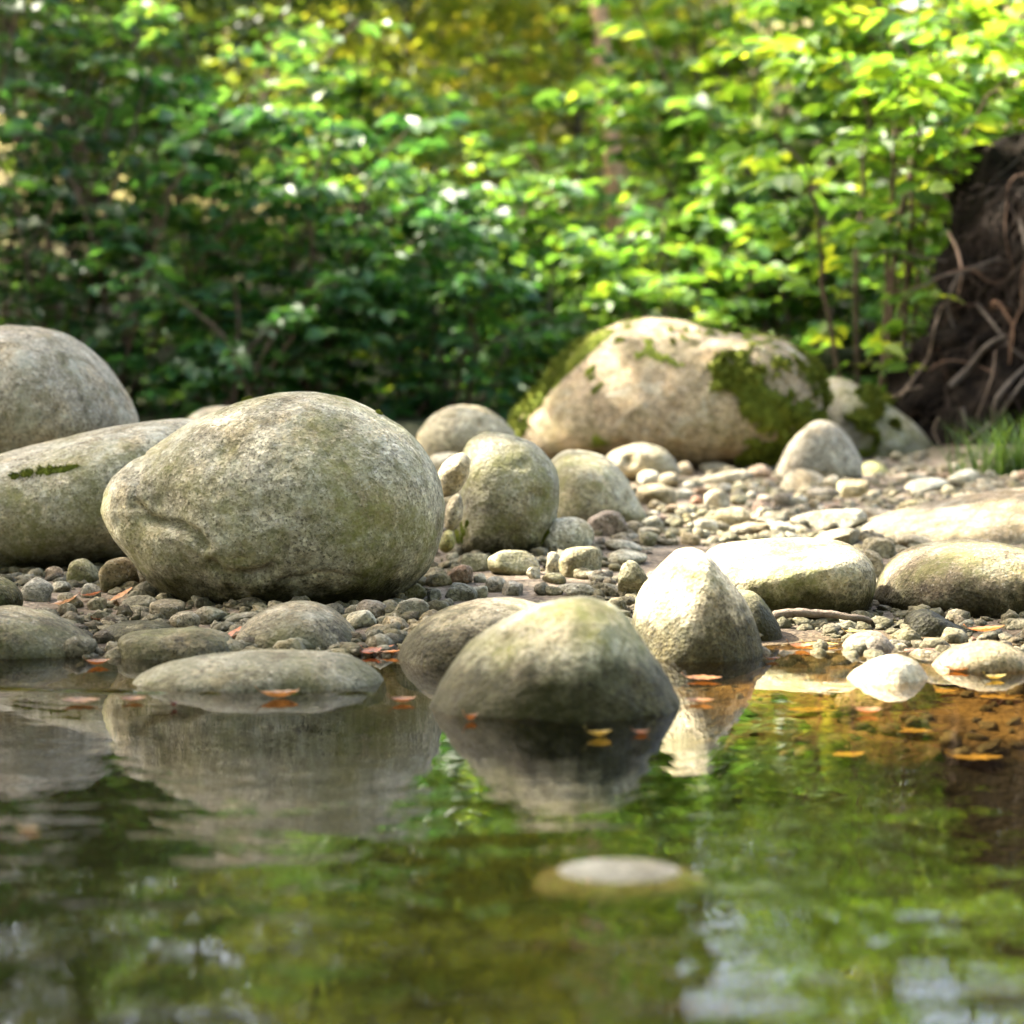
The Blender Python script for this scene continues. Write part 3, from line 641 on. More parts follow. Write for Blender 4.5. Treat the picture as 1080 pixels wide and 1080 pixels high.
# unlisted pebbles fill the gaps; each gets a label from its look and its nearest landmark
rng = np.random.default_rng(77)
marks = [b for b in BOXES if b[0]]
found = []
tries = 0
while len(found) < 225 and tries < 14000:
    tries += 1
    if rng.random() < .8: px, py = rng.uniform(440, 1080), 492 + 170 * rng.random()
    else: px, py = rng.uniform(0, 260), rng.uniform(590, 690)
    if any(b[1] < px < b[3] and b[2] < py < b[4] for b in BOXES): continue
    g = on_ground(px, py)
    if g[1] < 3.95 or g[1] > 8.2: continue
    wp = rng.uniform(.022, .062) * F / g[1]; hp = wp * rng.uniform(.5, .85)
    if any(b[1] - wp * .12 < px < b[3] + wp * .12 and b[2] < py + 2 < b[4] + hp * .12 for b in BOXES[:len(BOXES)]): continue
    found.append((px, py, wp, hp)); BOXES.append((None, px - wp / 2, py - hp / 2, px + wp / 2, py + hp / 2))
TONES = [('grey', (.40, .38, .33)), ('tan', (.48, .41, .31)), ('whitish', (.60, .57, .50)), ('dark', (.22, .19, .16)), ('reddish', (.38, .27, .22)), ('olive', (.36, .34, .23)), ('pale grey', (.50, .48, .44))]
rec = []
for q, (px, py, wp, hp) in enumerate(found):
    tn = TONES[rng.integers(0, len(TONES))]
    asp = hp / wp; sh = 'flat' if asp < .6 else 'oval' if asp < .73 else 'roundish'
    best = min(marks, key=lambda b: math.hypot(max(b[1] - px, 0, px - b[3]), 1.5 * max(b[2] - py, 0, py - b[4])))
    dx = 0 if best[1] < px < best[3] else (px - best[3] if px > best[3] else px - best[1]); dy = py - best[4] if py > best[4] else py - best[2]
    rel = ('in front of' if py > (best[2] + best[4]) / 2 else 'behind') if dx == 0 else ('right of' if dx > 0 else 'left of')
    rec.append((q, tn, sh, rel, best[0], math.hypot(px - (best[1] + best[3]) / 2, py - (best[2] + best[4]) / 2)))
ORD = ['nearest', 'second nearest', 'third nearest', 'fourth nearest', 'fifth nearest', 'sixth nearest', 'seventh nearest', 'eighth nearest', 'ninth nearest', 'tenth nearest']
for r in rec:
    q, tn, sh, rel, lm, d = r
    same = sorted(x[5] for x in rec if x[1][0] == tn[0] and x[2] == sh and x[3] == rel and x[4] == lm)
    i = same.index(d)
    lab = f'{tn[0]} {sh} pebble {rel} {lm}' if len(same) == 1 else f'{tn[0]} {sh} pebble {rel} {lm}, {ORD[min(i, 9)]} to it'
    px, py, wp, hp = found[q]
    o = stone_at(px, py, wp, hp, tuple(np.array(tn[1]) * rng.uniform(.85, 1.12)), float(rng.uniform(0, .35)), lab, 500 + q, 'pebble', 'pebble', .9, 3)
    o['group'] = 'loose pebbles of the gravel bar'

# fine gravel nobody could count
def gravel(name, n, ymin, ymax, smin, smax, seed, sub=1, bed=False):
    rng = np.random.default_rng(seed)
    y = ymin + (ymax - ymin) * rng.random(n * 3) ** 1.15; x = (rng.random(n * 3) * 2 - 1) * (y * .235 + .1)
    z = ground_h(x, y)
    dens = fbm(np.stack([x, y, 0 * x], 1), 2.2, 3, 31)
    keep = (z > (-.03 if sub > 0 else 0)) & (dens > -.45) if not bed else (z > -.2) & (z < -.004) & (x > .22); x, y, z = x[keep][:n], y[keep][:n], z[keep][:n]; n = len(x)
    nn, Fc = ico(sub)
    s = smin + (smax - smin) * rng.random(n) ** 2.2
    ax = np.stack([s * rng.uniform(.8, 1.3, n), s * rng.uniform(.7, 1.2, n), s * rng.uniform(.28, .85, n)], 1)
    jit = 1 + rng.uniform(-.24, .24, (n, len(nn), 1))
    V = nn[None] * jit * ax[:, None]
    a_ = rng.uniform(0, 6.28, n); c_, s_ = np.cos(a_)[:, None], np.sin(a_)[:, None]
    V = np.stack([V[..., 0] * c_ - V[..., 1] * s_, V[..., 0] * s_ + V[..., 1] * c_, V[..., 2]], -1)
    tl = rng.uniform(-.5, .5, n); c_, s_ = np.cos(tl)[:, None], np.sin(tl)[:, None]
    V = np.stack([V[..., 0] * c_ - V[..., 2] * s_, V[..., 1], V[..., 0] * s_ + V[..., 2] * c_], -1)
    V = V + np.stack([x, y, z + ax[:, 2] * rng.uniform(.0, .6, n)], 1)[:, None]
    Fa = (np.arange(n)[:, None, None] * len(nn) + Fc[None]).reshape(-1, 3)
    o = kind(mesh_obj(name, V.reshape(-1, 3), Fa, M['gravel']), 'stuff'); return o
g_ = gravel('gravel', 9500, 3.8, 8.4, .004, .026, 5, 2)
tag(g_, 'fine grey and tan gravel filling the bar between the stones', 'gravel')

g_ = gravel('grit', 12000, 3.8, 8.2, .0015, .0055, 25, 1)
tag(g_, 'sandy grit between the stones of the bar', 'grit')
g_ = gravel('bed_gravel', 320, 3.2, 4.25, .004, .018, 15, 2, True)
tag(g_, 'small brown stones lying on the bed of the sunlit shallows at right', 'gravel')

# ------------------------------------------------------------------ fallen leaves, twigs
def dead_leaf(p, L, yaw, pitch, curl, color, label, cat='leaf', roll=0.0):
    n = 9; m = 6
    u = np.linspace(0, 1, n); v = np.linspace(-1, 1, m * 2 - 1)
    wd = L * .33 * np.sin(np.pi * u ** .85) ** .8 * (1 + .05 * np.sin(u * 40)); wd[0] = .004 * L; wd[-1] = .002
    X = (u - .5)[:, None] * L + 0 * v[None]; Yv = wd[:, None] * v[None]
    Z = curl * L * (.9 * (2 * u[:, None] - 1) ** 2 * .35 + .25 * np.abs(v[None]) * np.sin(np.pi * u[:, None])) + .012 * L * np.sin(u[:, None] * 28) * np.abs(v[None])
    V = np.stack([X, Yv, Z], -1).reshape(-1, 3)
    cr, sr = math.cos(roll), math.sin(roll); V = np.stack([V[:, 0], V[:, 1] * cr - V[:, 2] * sr, V[:, 1] * sr + V[:, 2] * cr], 1)
    cp, sp_ = math.cos(pitch), math.sin(pitch); V = np.stack([V[:, 0] * cp - V[:, 2] * sp_, V[:, 1], V[:, 0] * sp_ + V[:, 2] * cp], 1)
    cy, sy = math.cos(yaw), math.sin(yaw); V = np.stack([V[:, 0] * cy - V[:, 1] * sy, V[:, 0] * sy + V[:, 1] * cy, V[:, 2]], 1)
    V[:, 2] -= V[:, 2].min()
    i, j = np.meshgrid(np.arange(n - 1), np.arange(len(v) - 1), indexing='ij'); a_ = i * len(v) + j
    Q = np.stack([a_, a_ + 1, a_ + 1 + len(v), a_ + len(v)], -1).reshape(-1, 4)
    st, sq = tube(spline([V[len(v) // 2], V[len(v) // 2] + (V[len(v) // 2] - V[len(v) // 2 + len(v)]) * .8 + [0, 0, .004]], 4), .0007, 4)
    Va, Fa = join([(V, Q), (st, sq)])
    o = mesh_obj('fallen_leaf', Va + p, Fa, M['dead_leaf'], origin=p); o.color = (*color, 1)
    return tag(o, label, cat)
OR, BRO, YEL, RED = (.44, .17, .045), (.22, .10, .045), (.48, .36, .08), (.18, .045, .03)
PK = (.46, .28, .18)
def wl(px, py): return at(px, py, F * H / (py - YH)) * np.array([1, 1, 0]) + np.array([0, 0, .0015])
for px, py, L, yaw, curl, col, lab in [
 (742,719,.075,.1,.10,OR,'orange leaf floating against the foot of the sunlit wedge boulder'),
 (737,743,.06,-.2,.12,(.5,.22,.08),'orange leaf with a pale rim floating just below the wedge boulder'),
 (497,762,.032,.3,.5,OR,'small orange leaf stuck to the water line at the left foot of the front boulder'),
 (632,779,.045,.1,.1,YEL,'yellow-green leaf floating at the front boulder foot'),
 (676,776,.03,.2,.15,(.4,.14,.03),'rusty leaf floating right beside the yellow-green leaf'),
 (425,743,.05,.0,.1,OR,'orange leaf floating off the right tip of the long wet stone'),
 (85,744,.075,.1,.1,(.52,.24,.09),'broad orange-brown leaf floating left of the long wet stone'),
 (140,742,.05,.3,.18,(.5,.2,.02),'narrow orange leaf floating beside the left tip of the long wet stone'),
 (184,748,.022,1.2,.8,RED,'small dark red leaf standing up in the water under the long wet stone'),
 (103,703,.055,.2,.08,OR,'orange leaf floating in front of the low left-edge stone'),
 (295,738,.08,.05,.06,(.5,.25,.1),'long orange-brown leaf sunk against the long wet stone'),
 (845,686,.055,-.1,.1,OR,'orange leaf floating in the shallows right of the wedge boulder'),
 (815,698,.04,.5,.1,BRO,'brown leaf among the shallows beside the wedge boulder'),
 (1010,709,.065,.0,.12,OR,'orange leaf floating in front of the flat tan stone'),
 (880,727,.045,.2,.1,YEL,'yellow leaf floating left of the white stone'),
 (1050,718,.05,.1,.08,YEL,'yellow leaf lying in the shallows by the right edge'),
 (915,755,.05,.3,.1,OR,'orange leaf drifting below the white stone'),
 (30,880,.035,.1,.1,(.6,.36,.2),'pale orange leaf drifting in the left foreground'),
 ]:
    dead_leaf(wl(px, py), L * .72, yaw + rng.uniform(-.5, .5), 0, curl + rng.uniform(.1, .6), tuple(np.array(col) * rng.uniform(.35, .75) * [1, 1.08, .9]), lab, roll=rng.uniform(-.12, .12))
for px, py, L, yaw, lab in [(905,690,.05,.2,'golden sunken leaf just left of the pinkish stone in the shallows'),(866,701,.055,-.2,'golden sunken leaf between the wedge boulder and the white stone'),
 (985,735,.07,.1,'broad golden leaf sunk right below the flat tan stone'),(1055,742,.07,.3,'golden leaf sunk near the right edge under the flat tan stone'),(850,745,.06,.4,'amber leaf sunk before the sunlit reflection of the flat-topped boulder'),
 (960,765,.06,-.3,'amber leaf sunk straight below the white stone'),(1030,775,.07,.0,'dull amber leaf sunk deepest near the right edge'),(895,775,.055,.6,'dull amber leaf sunk below left of the white stone')]:
    p = at(px, py, F * (H + .03) / (py - YH)); p[2] = float(ground_h(p[:1], p[1:2])[0]) + .006
    dead_leaf(p, L, yaw, 0, .12, (.62, .42, .10), lab)
for px, py, L, yaw, pit, curl, col, lab, dz in [
 (70,636,.055,.2,.35,.5,(.46,.33,.24),'curled tan leaf lying in the pebble nook',.008),
 (97,628,.045,-.3,.2,.4,(.36,.17,.11),'reddish brown leaf behind the curled tan leaf',.01),
 (129,634,.048,.5,.5,.25,(.48,.21,.06),'bright orange leaf leaning on the brown stone of the pebble nook',.012),
 (110,650,.04,.1,.1,.3,(.26,.10,.05),'dark rusty leaf lying flat in front of the pebble nook',.004),
 (248,672,.034,.8,.5,.5,(.46,.16,.06),'small orange leaf caught behind the round brownish stone',.01),
 (182,688,.04,.3,.3,.3,(.20,.06,.03),'dark red-brown leaf resting in front of the blocky brown stone',.02),
 (400,682,.05,.2,.1,.3,(.36,.12,.04),'wet rusty leaf on the shore right of the round brownish stone',.004),
 (412,690,.04,-.4,.1,.3,(.42,.19,.07),'orange-brown leaf on the wet shore by the broad brownish boulder',.004),
 (392,692,.045,.9,.1,.4,(.26,.09,.04),'brown leaf on the wet shore beside the round brownish stone',.004),
 (1040,684,.06,-.25,.1,.4,OR,'bright orange leaf lying across the flat tan stone',.03),
 (797,553,.035,.9,.7,.5,(.44,.33,.2),'dry tan leaf on the angular brown slab behind the flat-topped boulder',.03),
 ]:
    g = on_ground(px, py + 6); dead_leaf(at(px, py + 6, g[1]) * [1, 1, 0] + [0, 0, max(g[2], 0) + dz], L, yaw, pit, curl, col, lab)

def stick(pts, Y, r0, r1, color, label, name='twig', seed=0):
    P = np.array([at(p[0], p[1], Y + (p[2] if len(p) > 2 else 0)) for p in pts]); P = spline(P, 24)
    P = P + np.stack([fbm(P, 18, 2, seed), fbm(P, 18, 2, seed + 3), fbm(P, 18, 2, seed + 7)], 1) * r0 * .5
    V, Fc = tube(P, np.linspace(r0, r1, 24) * (1 + .25 * np.abs(np.sin(np.arange(24) * 1.9))), 7)
    o = mesh_obj(name, V, Fc, M['bark']); o.color = (*color, 1); return tag(o, label, 'twig')
stick([(815,648),(840,645),(880,648),(905,651),(930,659,.05)], 4.2, .008, .004, (.20, .16, .12), 'bare knobbly twig lying along the foot of the flat-topped boulder', seed=1)
stick([(955,690),(985,688),(1020,682),(1028,672)], 3.9, .006, .004, (.24, .15, .11), 'short brown driftwood twig lying before the wet angular stone', seed=2)

# ------------------------------------------------------------------ upturned root plate
rp = empty('root_plate', 'dark upturned tree root plate with tangled roots at the right edge', 'tree roots')
poly = [(930,498),(938,455),(938,405),(962,365),(992,335),(1006,272),(1018,215),(1026,182),(1048,166),(1090,158),(1180,165),(1290,260),(1300,430),(1240,510),(1100,512),(1000,508)]
n, Fc = ico(6); th = np.arctan2(n[:, 2], n[:, 0]); s = np.hypot(n[:, 0], n[:, 2]); c, r = poly_radius(poly, th)
RY = 9.1; cen = at(c[0], c[1], RY); rr = r * RY / F * s ** .8
V = np.stack([rr * np.cos(th), n[:, 1] * .55, rr * np.sin(th)], 1)
V = V + norm(V) * (.10 * fbm(V, 3.0, 3, 4) + .07 * fbm(V, 9, 4, 8))[:, None]
soilV = V + cen
mesh_obj('soil', soilV, Fc, M['soil'], rp)
rng = np.random.default_rng(8)
def root(P, r0, r1, col, sides=6):
    V, Fc = tube(P, np.linspace(r0, r1, len(P)), sides); o = mesh_obj('root', V, Fc, M['bark'], rp); o.color = (*col, 1)
PALE_R = (.17, .13, .095); GREY_R = (.10, .085, .07); RB_ = (.10, .062, .04); DK = (.035, .027, .02)
SP = pix(soilV)
def front_y(p):
    d = np.hypot(SP[:, 0] - p[0], SP[:, 1] - p[1]); k_ = d < 14
    return (soilV[k_, 1].min() if k_.any() else RY) - .015
for pts, r0, r1, col in [
 ([(950,418),(962,402),(979,376),(986,345),(995,322),(1015,316)], .014, .008, PALE_R), ([(1002,408),(1022,388),(1040,366),(1060,354)], .03, .02, GREY_R),
 ([(1015,470),(1035,455),(1052,440),(1070,415),(1085,395)], .02, .016, GREY_R), ([(1048,440),(1052,420),(1070,398),(1090,380)], .022, .02, GREY_R),
 ([(1000,245),(1010,265),(1014,290),(1010,312)], .012, .009, (.36, .25, .18)), ([(1030,320),(1050,345),(1065,365),(1090,385)], .013, .01, GREY_R),
 ([(990,440),(985,455),(992,470)], .012, .008, PALE_R), ([(1015,430),(1018,450),(1012,475)], .014, .008, GREY_R),
 ([(895,146),(915,160),(945,172),(975,178),(1015,184)], .006, .014, DK), ([(1075,230),(1082,270),(1060,300),(1072,330)], .016, .01, DK),
 ([(935,425),(955,412),(972,408)], .012, .01, PALE_R), ([(980,390),(1000,380),(1030,385),(1050,395)], .009, .006, RB_), ([(1030,440),(1045,400),(1050,370)], .008, .006, PALE_R)]:
    root(spline(np.array([at(p[0], p[1], front_y(p)) for p in pts]), 20), r0 * .5, r1 * .34, col)
front = np.where((n[:, 1] < -.15) & (pix(soilV)[:, 0] < 1130))[0]
for q in range(84):
    p = soilV[rng.choice(front)].copy() + [0, .03, 0]; d = norm(np.array([rng.normal(-.3, .8), rng.normal(-.35, .2), rng.normal(-.7, .6)])); P = [p]
    for t in range(14):
        d = norm(d + rng.normal(0, .26, 3) + [0, 0, -.14]); d[1] *= .6; P.append(P[-1] + d * rng.uniform(.025, .05))
    r0 = rng.uniform(.002, .0075)
    root(np.array(P), r0, r0 * .4, [DK, RB_, GREY_R, (.17, .10, .06)][rng.integers(0, 4)], 5)

hair = []
for q in range(900):
    p = soilV[rng.choice(front)].copy() + [0, .02, 0]; d = norm(np.array([rng.normal(-.2, .6), rng.normal(-.4, .3), rng.normal(-.5, .6)])); P = [p]
    for t in range(9):
        d = norm(d + rng.normal(0, .3, 3) + [0, 0, -.2]); P.append(P[-1] + d * rng.uniform(.012, .04))
    hair.append(tube(np.array(P), np.linspace(rng.uniform(.001, .003), .0006, 10), 4))
V, Fc = join(hair); o = kind(mesh_obj('fine_roots', V, Fc, M['bark'], rp), 'stuff'); o.color = (.04, .028, .02, 1)

# grass tuft, mossy log
def blades(P, h, lean, wid, rng, nseg=4):
    n = len(P); a_ = rng.uniform(0, 6.28, n); d = np.stack([np.cos(a_), np.sin(a_), 0 * a_], 1); sd_ = np.stack([-np.sin(a_), np.cos(a_), 0 * a_], 1)
    t = np.linspace(0, 1, nseg + 1); cen = P[:, None] + d[:, None] * (lean * h)[:, None, None] * (t ** 2)[None, :, None] + np.array([0, 0, 1]) * h[:, None, None] * (t - .25 * lean[:, None] * t ** 2)[:, :, None]
    ww = wid * (1 - t) ** .7
    V = np.stack([cen - sd_[:, None] * ww[None, :, None], cen + sd_[:, None] * ww[None, :, None]], 2).reshape(n, -1, 3)
    q = np.array([[2 * i, 2 * i + 1, 2 * i + 3, 2 * i + 2] for i in range(nseg)])
    return V.reshape(-1, 3), (np.arange(n)[:, None, None] * (2 * nseg + 2) + q[None]).reshape(-1, 4)
def grass(px, py, n, spread, h, label, seed):
    rng = np.random.default_rng(seed); Y = 7.3; g = at(px, py, Y); g[2] = float(ground_h(g[:1], g[1:2])[0])
    P = g + np.stack([rng.normal(0, spread, n), rng.normal(0, spread * .5, n), np.full(n, -.01)], 1)
    V, Fc = blades(P, rng.uniform(.4, 1, n) * h, rng.uniform(.2, 1.1, n), .0025, rng)
    return tag(mesh_obj('grass_tuft', V, Fc, M['grass']), label, 'grass')
for o in (grass(1068, 500, 260, .07, .26, 'bright green grass tuft at the right edge in front of the upturned roots', 1), grass(1012, 500, 22, .025, .2, 'thin sparse grass blades left of the bright grass tuft', 2)): o.color = (.6, .62, .6, 1)
P = spline(np.array([at(835, 388, 9.6), at(880, 380, 9.6), at(930, 384, 9.7), at(1000, 390, 9.8)]), 30)
V, Fc = tube(P, .055 * (1 + .12 * np.sin(np.arange(30) * .9)), 12)
lg = mesh_obj('fallen_log', V, Fc, M['bark']); lg.color = (.045, .055, .028, 1); tag(lg, 'mossy green fallen log lying behind the right end of the huge tan boulder', 'log')

# ------------------------------------------------------------------ shrubs
SHR = 0
def shrub(x, y, h, spread, nst, L, tint, label, seed, lean=(0, 0), tw=11, lv=11, low=.03):
    rng = np.random.default_rng(seed)
    z0 = float(ground_h(np.array([x]), np.array([y]))[0]) - .03
    root_ = empty('shrub', label, 'shrub', 'shrubs of the thicket behind the boulders'); root_.location = (x, y, z0)
    st, LP, LA, LN, LL = [], [], [], [], []
    for s_ in range(nst):
        a_ = rng.uniform(0, 6.283); out = np.array([math.cos(a_), math.sin(a_) * .75]) * spread * rng.uniform(.25, 1) + np.array(lean)
        hh_ = h * rng.uniform(.6, 1.02)
        p0 = np.array([rng.normal(0, .06), rng.normal(0, .06), 0])
        p1 = p0 + [out[0] * .3, out[1] * .3, hh_ * .5]; p2 = np.array([out[0] * .75, out[1] * .75, hh_ * .85]); p3 = np.array([out[0] * 1.15, out[1] * 1.15, hh_])
        P = spline([p0, p1, p2, p3], 16) + np.cumsum(rng.normal(0, .008, (16, 3)), 0)
        st.append(tube(P, np.linspace(.013, .003, 16), 5))
        for t in range(tw):
            u = low + (1 - low) * (t + rng.random()) / tw; f = u * 15; i = min(int(f), 14); b0 = P[i] + (P[i + 1] - P[i]) * (f - i)
            a2 = a_ + rng.uniform(-2.2, 2.2); d = norm(np.array([math.cos(a2), math.sin(a2), rng.uniform(-.15, .4)])); ln = rng.uniform(.25, .6) * (1.15 - .45 * u) * min(1, spread + .4)
            tt = np.linspace(0, 1, 6)[:, None]; TP = b0 + d * ln * tt + np.array([0, 0, -.12]) * ln * tt ** 2
            st.append(tube(TP, np.linspace(.0035, .0012, 6), 4))
            m = lv; uu = (np.arange(m) + .6 + rng.uniform(-.3, .3, m)) / m
            bp = b0 + d * ln * uu[:, None] + np.array([0, 0, -.12]) * ln * uu[:, None] ** 2
            side = np.where(np.arange(m) % 2, 1, -1)[:, None]; sdv = norm(np.cross(d, [0, 0, 1]))
            la = norm(d * rng.uniform(.4, 1, (m, 1)) + sdv * side * rng.uniform(.5, 1.1, (m, 1)) + rng.normal(0, .18, (m, 3)) + [0, 0, -.22])
            LP.append(bp); LA.append(la); LN.append(np.array([0, 0, 1]) + rng.normal(0, .42, (m, 3))); LL.append(L * rng.uniform(.6, 1.15, m) * (1.0 - .35 * np.abs(uu - .45)))
    V, Fc = join(st); o = mesh_obj('stem', V, Fc, M['bark'], root_); o.color = (.14, .10, .07, 1)
    LP, LA, LN, LL = np.vstack(LP), np.vstack(LA), np.vstack(LN), np.concatenate(LL)
    V, Fc = leaf_mesh(LP, LA, LN, LL, LL * rng.uniform(.55, .72, len(LL)), rng)
    o = mesh_obj('foliage', V, Fc, M['leaf'], root_, smooth=False); o.color = (*tint, 1)
    return root_
BL_SHADE = (.52, .82, .92); MID = (1.2, 1.3, .85); YG = (2.0, 1.85, .8); LIME = (2.25, 2.05, .85); DKB_SHADE = (.36, .52, .52)  # the dark left-hand tints put shade into the leaf colour
def sh(px, Y, h, spread, nst, L, tint, label, seed, **kw):
    Y *= 1.3; h *= 1.3; spread *= 1.25; L *= 1.5
    return shrub((px - 540) / F * Y, Y, h, spread, nst, L, tint, label, seed, **kw)
sh(-30, 9.2, 1.9, .75, 9, .085, DKB_SHADE, 'dark bluish green bush at the far left edge behind the domed boulder', 1)
sh(110, 9.0, 1.45, .7, 9, .09, BL_SHADE, 'dark green bush rising behind the right shoulder of the domed boulder', 2)
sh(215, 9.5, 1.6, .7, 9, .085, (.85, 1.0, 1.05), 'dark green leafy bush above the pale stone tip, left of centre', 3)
sh(325, 9.1, 1.12, .7, 9, .09, BL_SHADE, 'bluish green bush with whitish shiny leaves above the largest boulder', 4)
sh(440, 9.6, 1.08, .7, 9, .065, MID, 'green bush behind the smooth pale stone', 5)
sh(545, 10.0, 1.0, .7, 9, .085, BL_SHADE, 'dark green bush at the left end of the huge tan boulder', 6)
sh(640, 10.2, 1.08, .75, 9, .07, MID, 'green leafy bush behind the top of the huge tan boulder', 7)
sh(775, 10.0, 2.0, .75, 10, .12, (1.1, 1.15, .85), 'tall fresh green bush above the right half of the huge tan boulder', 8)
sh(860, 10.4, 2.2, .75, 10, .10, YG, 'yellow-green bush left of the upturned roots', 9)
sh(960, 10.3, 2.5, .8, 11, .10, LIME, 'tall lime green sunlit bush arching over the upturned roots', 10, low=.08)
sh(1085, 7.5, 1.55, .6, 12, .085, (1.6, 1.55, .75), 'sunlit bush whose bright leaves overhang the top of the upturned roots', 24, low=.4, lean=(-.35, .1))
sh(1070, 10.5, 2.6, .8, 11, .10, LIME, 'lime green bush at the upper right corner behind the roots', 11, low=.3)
sh(60, 11.0, 2.3, .9, 12, .075, DKB_SHADE, 'tall dark bush in the upper left corner', 12)
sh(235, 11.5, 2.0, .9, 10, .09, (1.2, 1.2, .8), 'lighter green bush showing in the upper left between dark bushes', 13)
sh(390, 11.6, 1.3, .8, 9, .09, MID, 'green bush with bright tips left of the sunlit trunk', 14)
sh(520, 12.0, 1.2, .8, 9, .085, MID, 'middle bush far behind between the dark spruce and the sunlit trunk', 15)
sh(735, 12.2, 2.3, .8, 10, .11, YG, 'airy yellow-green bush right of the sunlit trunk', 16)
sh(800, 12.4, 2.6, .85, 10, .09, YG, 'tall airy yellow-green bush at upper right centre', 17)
sh(-120, 10.2, 2.4, .8, 9, .09, DKB_SHADE, 'tall dark bush reaching in from beyond the left edge', 18)
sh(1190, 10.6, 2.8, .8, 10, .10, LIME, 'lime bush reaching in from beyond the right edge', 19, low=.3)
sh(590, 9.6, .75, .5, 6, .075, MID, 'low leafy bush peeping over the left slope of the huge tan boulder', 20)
sh(470, 8.9, .6, .45, 6, .075, BL_SHADE, 'low dark bush right behind the smooth pale stone', 21)
sh(250, 8.6, .6, .5, 7, .08, BL_SHADE, 'low dark bush right behind the pale stone tip', 22)
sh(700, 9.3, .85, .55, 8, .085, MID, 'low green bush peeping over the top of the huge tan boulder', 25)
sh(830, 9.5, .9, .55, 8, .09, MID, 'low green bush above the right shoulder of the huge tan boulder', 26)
sh(20, 8.9, .9, .6, 8, .08, DKB_SHADE, 'low dark bush right above the domed boulder', 27)
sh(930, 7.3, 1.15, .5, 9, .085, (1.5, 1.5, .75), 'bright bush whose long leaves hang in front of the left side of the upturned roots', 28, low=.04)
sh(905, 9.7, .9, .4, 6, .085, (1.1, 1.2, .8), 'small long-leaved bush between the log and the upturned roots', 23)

# ------------------------------------------------------------------ trees
def tree(x, y, h, r, cr, base, nclump, nleaf, L, tint, bark, label, seed, leanx=0.0, mat='far_leaf', lump=.55, name='tree', extra=None):
    rng = np.random.default_rng(seed); z0 = float(ground_h(np.array([x]), np.array([y]))[0]) - .1
    t = empty(name, label, 'tree'); t.location = (x, y, z0)
    u = np.linspace(0, 1, 18)
    P = np.stack([leanx * h * u + np.cumsum(rng.normal(0, .012 * h / 10, 18)), np.cumsum(rng.normal(0, .012 * h / 10, 18)), h * u], 1)
    tr_ = [tube(P, r * (1 - .85 * u) * (1 + .6 * np.exp(-u * 22)), 10)]
    A = []
    for q in range(nclump):
        v = base + (1 - base) * rng.random(); i = int(v * 17); a_ = rng.uniform(0, 6.283)
        rad = cr * (1.0 - .75 * max(0, (v - base) / (1 - base)) ** 1.5) * rng.uniform(.35, 1)
        c0 = P[i] + [math.cos(a_) * rad, math.sin(a_) * rad, rng.uniform(.0, .25) * rad]
        tr_.append(tube(spline([P[max(i - 1, 0)], (P[i] + c0) / 2 + [0, 0, .1 * rad], c0], 6), np.linspace(r * .25, .01, 6), 5))
        m = nleaf // nclump
        A.append(c0 + rng.normal(0, 1, (m, 3)) * np.array([lump, lump, lump * .55]) * rng.uniform(.6, 1.2))
    V, Fc = join(tr_); o = mesh_obj('trunk', V, Fc, M['bark'], t); o.color = (*bark, 1)
    A = np.vstack(A); m = len(A)
    a_ = rng.uniform(0, 6.283, m); ax = np.stack([np.cos(a_), np.sin(a_), rng.uniform(-.7, .1, m)], 1)
    LL = L * rng.uniform(.6, 1.2, m)
    V, Fc = leaf_mesh(A, ax, np.array([0, 0, 1]) + rng.normal(0, .5, (m, 3)), LL, LL * .62, rng)
    o = mesh_obj('crown', V, Fc, M[mat], t, smooth=False); o.color = (*tint, 1)
    return t
def spruce(x, y, h, r, cr, base, label, seed, tint=(1, 1, 1)):
    rng = np.random.default_rng(seed); z0 = float(ground_h(np.array([x]), np.array([y]))[0]) - .1
    t = empty('spruce_tree', label, 'tree'); t.location = (x, y, z0)
    u = np.linspace(0, 1, 14); P = np.stack([0 * u, 0 * u, h * u], 1)
    tr_ = [tube(P, r * (1 - .9 * u), 10)]; A, AX = [], []
    z = base * h
    while z < h * .97:
        rad = cr * (1 - z / h) ** .7 * 1.1
        for b_ in range(7):
            a_ = rng.uniform(0, 6.283); ln = rad * rng.uniform(.6, 1.1); d = np.array([math.cos(a_), math.sin(a_), 0])
            s_ = np.linspace(0, 1, 7)[:, None]; B = np.array([0, 0, z]) + d * ln * s_ + np.array([0, 0, -1]) * ln * (.55 * s_ - .2 * s_ ** 2)
            tr_.append(tube(B, np.linspace(.02, .004, 7), 4))
            m = int(60 * ln); uu = rng.uniform(.1, 1, m)[:, None]
            bp = np.array([0, 0, z]) + d * ln * uu + np.array([0, 0, -1]) * ln * (.55 * uu - .2 * uu ** 2)
            sdv = np.cross(d, [0, 0, 1]); A.append(bp); AX.append(d * .5 + sdv * rng.uniform(-1, 1, (m, 1)) + np.array([0, 0, -1]) * rng.uniform(.3, 1.3, (m, 1)))
        z += rng.uniform(.28, .42)
    V, Fc = join(tr_); o = mesh_obj('trunk', V, Fc, M['bark'], t); o.color = (.10, .075, .055, 1)
    A, AX = np.vstack(A), np.vstack(AX); m = len(A); LL = rng.uniform(.12, .3, m)
    V, Fc = leaf_mesh(A, AX, rng.normal(0, 1, (m, 3)), LL, LL * .22, rng)
    o = mesh_obj('needles', V, Fc, M['needle'], t, smooth=False); o.color = (*tint, 1)
    return t
def X(px, Y): return (px - 540) / F * Y
BK = (.09, .07, .055); RBK = (.60, .36, .20)
tree(X(660, 15.6), 15.6, 9.5, .07, 1.5, .68, 12, 1500, .15, (1.1, 1.1, .8), RBK, 'slim leaning tree with a sunlit orange-brown trunk, above the huge tan boulder', 1, leanx=-.09)
